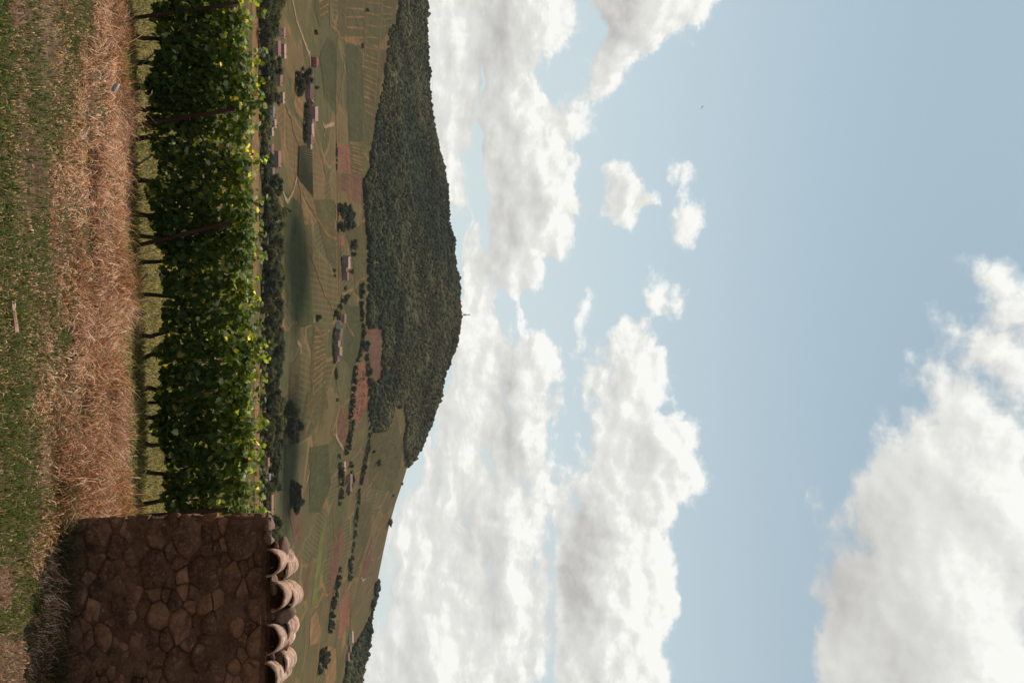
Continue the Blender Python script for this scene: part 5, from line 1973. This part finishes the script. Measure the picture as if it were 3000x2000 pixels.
def vine(x, label, idx, shown):
    rg = np.random.default_rng(300 + idx)
    y = row_y(x)
    z0 = gz(x, y)
    e = add('grapevine', None)
    e.location = (x, y, z0)
    tag(e, label, 'grapevine', 'vines of the row')
    # trunk: crooked, with two arms
    mb = MB()
    a, b = rg.normal(0, .035), rg.normal(0, .03)
    lx = rg.normal(0, .06)
    mb.tube([(0, 0, -.05), (a, b, .12), (a * .4 + lx * .5, b, .27), (lx, 0, .42), (lx + rg.normal(0, .03), 0, .55)], [0.034, 0.026, 0.022, 0.026, 0.02], 8)
    mb.tube([(lx, 0, .42), (lx + .1, .02, .52), (lx + .2, 0, .56)], [0.02, 0.016, 0.01], 6)
    mb.tube([(lx, 0, .42), (lx - .1, -.02, .53), (lx - .18, 0, .6)], [0.02, 0.016, 0.01], 6)
    add('trunk', mb.mesh('trunk', True), M['vinewood'], e)
    # shoots
    mb = MB()
    tops = []
    for k in range(7):
        sx = rg.uniform(-.2, .2)
        tx = sx + rg.normal(0, .06)
        h = rg.uniform(1.12, 1.48)
        ty = rg.normal(0, .07)
        mb.tube([(sx * .8, 0, .5), (sx, ty * .5, .85), (tx, ty, h)], [0.006, 0.005, 0.002], 5)
        tops.append((tx, ty, h))
    add('shoots', mb.mesh('shoots', True), M['vinewood'], e)
    # leaves
    n = 760
    V, F, C = [], [], []
    off = 0
    single = []
    for i in range(n):
        if i < n * 0.14:
            t = tops[i % len(tops)]
            f = rg.random() ** 0.6
            px_, py_, pz = t[0] + rg.normal(0, .045), t[1] + rg.normal(0, .05), 0.9 + (t[2] - 0.9) * f + rg.normal(0, .02)
        else:
            px_ = rg.uniform(-.27, .27)
            wx = (x + px_)
            wi = int((wx + 9) / 18 * 1799)
            top, bot = _top[wi], _bot[wi]
            q = rg.random()
            pz = bot + (top - bot) * q ** 0.92
            bulge = _bul[wi, min(59, int(pz / 1.6 * 59))]
            if q > 0.6 and rg.random() < 0.42:
                continue
            lim = 0.22 * bulge * np.interp(q, [0, 0.2, 0.55, 1.0], [0.6, 1.0, 0.75, 0.22])
            py_ = -lim * (1 - abs(rg.normal(0, .33))) if rg.random() < 0.62 else rg.uniform(-.3, 1.0) * lim
        front = py_ < 0.06
        R = leaf_rot(rg, pz, front)
        s = rg.uniform(0.070, 0.130) * (0.8 if pz > 1.25 else 1.0)
        young = np.clip((pz - 0.76) / 0.40, 0, 1)  # not age: rises with height, weighs sun glow painted into the upper leaves
        if front and shown and len(single) < 34 and rg.random() < 0.10 + 0.25 * young:
            single.append((px_, py_ - 0.015, pz, R, s, young))
            continue
        lv, lf = LEAVES[rg.integers(0, 6)]
        P = lv * s
        P = P @ R.T + np.array([px_, py_, pz])
        V.append(P)
        F.append(lf + off)
        off += len(P)
        t = np.array(LEAFTINT[rg.choice(6, p=[.24, .16, .34, .07, .03, .16])]) * (1 + np.array([2.3, 2.0, 0.7]) * young * rg.uniform(0.1, 1.0)) * rg.uniform(0.75, 1.25)  # tint brightened up the canopy in place of backlit sun
        if rg.random() < 0.02:
            t = np.array([0.30, 0.24, 0.06])
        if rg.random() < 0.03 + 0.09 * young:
            t = np.array([0.44, 0.48, 0.28]) * rg.uniform(0.7, 1.2)  # pale leaf backs, commoner near the top to add painted glow
        C.append(np.tile(t, (len(P), 1)))
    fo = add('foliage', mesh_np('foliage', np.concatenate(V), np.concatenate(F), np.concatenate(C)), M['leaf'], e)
    fo['kind'] = 'stuff'
    for (px_, py_, pz, R, s, young) in single:
        ti = rg.choice(6, p=[.2, .22, .2, .14, .08, .16] if young < 0.5 else [.1, .2, .05, .32, .25, .08])  # upper single leaves get brighter greens, the same painted sun glow
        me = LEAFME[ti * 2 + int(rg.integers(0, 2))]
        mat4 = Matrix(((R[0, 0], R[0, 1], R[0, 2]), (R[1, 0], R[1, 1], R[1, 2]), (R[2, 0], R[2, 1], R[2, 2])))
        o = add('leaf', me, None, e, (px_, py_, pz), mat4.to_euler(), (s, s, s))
    return e


TRUNK_U = [(-420, 0), (-320, 0), (-215, 0), (-110, 0), (-5, 1), (107, 1), (200, 1), (262, 1), (318, 1), (420, 1), (531, 1), (630, 1), (690, 1), (770, 1), (869, 1), (980, 1), (1061, 1), (1141, 1), (1217, 1), (1288, 1), (1371, 1), (1474, 1),
           (1560, 1), (1640, 0), (1720, 0)]
SECTION = [(-1e9, 30, 'left of the leftmost leaning post'), (30, 350, 'between the first and second leaning posts'), (350, 700, 'between the second and third leaning posts'),
           (700, 1500, 'right of the third leaning post'), (1500, 1e9, 'behind the corner of the stone wall')]
_cnt = {}
for i, (u, shown) in enumerate(TRUNK_U):
    x = (u - 1000) / FPX * 11.2
    for _ in range(4):
        yy = row_y(x)
        x = (u - 1000) / FPX * (yy * CP + (0.2 - EYE) * SP)
    sec = next(s for s in SECTION if s[0] <= u < s[1])[2]
    _cnt[sec] = _cnt.get(sec, 0) + 1
    lab = '%s leafy green grapevine of the row %s' % (ordinal(_cnt[sec]), sec)
    vine(x, lab, i, shown)


def post(ub, hb, ut, ht, y, r, label, name='wooden_post', mat='postwood', cat='post', extra=0.25):
    a, b = near_point(ub, hb, y), near_point(ut, ht, y + 0.02)
    a = a + (a - b).normalized() * extra
    mb = MB()
    n = 7
    pts, rad = [], []
    for i in range(n):
        t = i / (n - 1)
        p = a.lerp(b, t)
        pts.append(p - a + Vector((random.uniform(-.004, .004), random.uniform(-.004, .004), 0)))
        rad.append(r * 0.82 * random.uniform(0.92, 1.08))
    mb.tube(pts, rad, 8)
    o = add(name, mb.mesh(name, True), M[mat], None, a)
    tag(o, label, cat, 'posts of the vine row' if name == 'wooden_post' else 'stakes of the vine row')
    return o


def rowx(u, hh=450):
    return (u - 1000) / FPX * 11.0


post(52, 402, 10, 702, row_y(rowx(30)) - 0.24, 0.026, 'dark leaning post at the left end of the vine row')
post(372, 362, 320, 690, row_y(rowx(350)) - 0.26, 0.028, 'dark reddish leaning post behind the tallest dry grass tuft')
post(732, 348, 652, 680, row_y(rowx(700)) - 0.26, 0.031, 'thickest and most tilted dark post in the middle of the vines')
post(1512, 412, 1490, 668, row_y(rowx(1500)) - 0.24, 0.026, 'dark post standing beside the stone wall corner')
post(1180, 420, 1172, 640, row_y(rowx(1180)) + 0.05, 0.022, 'dark post mostly hidden inside the vine leaves')
post(176, 430, 148, 462, row_y(rowx(160)) - 0.05, 0.010, 'short slanting stick near the left end of the vines', 'stake', 'stake', 'stake', 0.1)
post(492, 392, 452, 448, row_y(rowx(470)) - 0.05, 0.014, 'grey slanting stake among the dry grass under the vines', 'stake', 'stake', 'stake', 0.1)
post(858, 368, 802, 434, row_y(rowx(830)) - 0.05, 0.014, 'grey slanting stake right of the thickest post', 'stake', 'stake', 'stake', 0.1)


# ------------------------------------------------------------------ the air: a faint even haze over the valley
def haze():
    mb = MB()
    mb.box(-9500, 9500, -9500, 9500, -400, 330)
    o = bpy.data.objects.new('haze', mb.mesh('haze'))
    COL.objects.link(o)
    m = bpy.data.materials.new('haze')
    m.use_nodes = True
    m.node_tree.nodes.clear()
    T = NT(m.node_tree)
    v = T.node('ShaderNodeVolumePrincipled')
    v.inputs['Color'].default_value = (0.95, 0.96, 1.0, 1)
    v.inputs['Density'].default_value = 0.000017
    v.inputs['Anisotropy'].default_value = 0.3
    out = T.node('ShaderNodeOutputMaterial')
    T.link(v.outputs[0], out.inputs['Volume'])
    o.data.materials.append(m)
    tag(o, 'thin pale haze lying over the whole valley', 'haze', None, 'stuff')


haze()
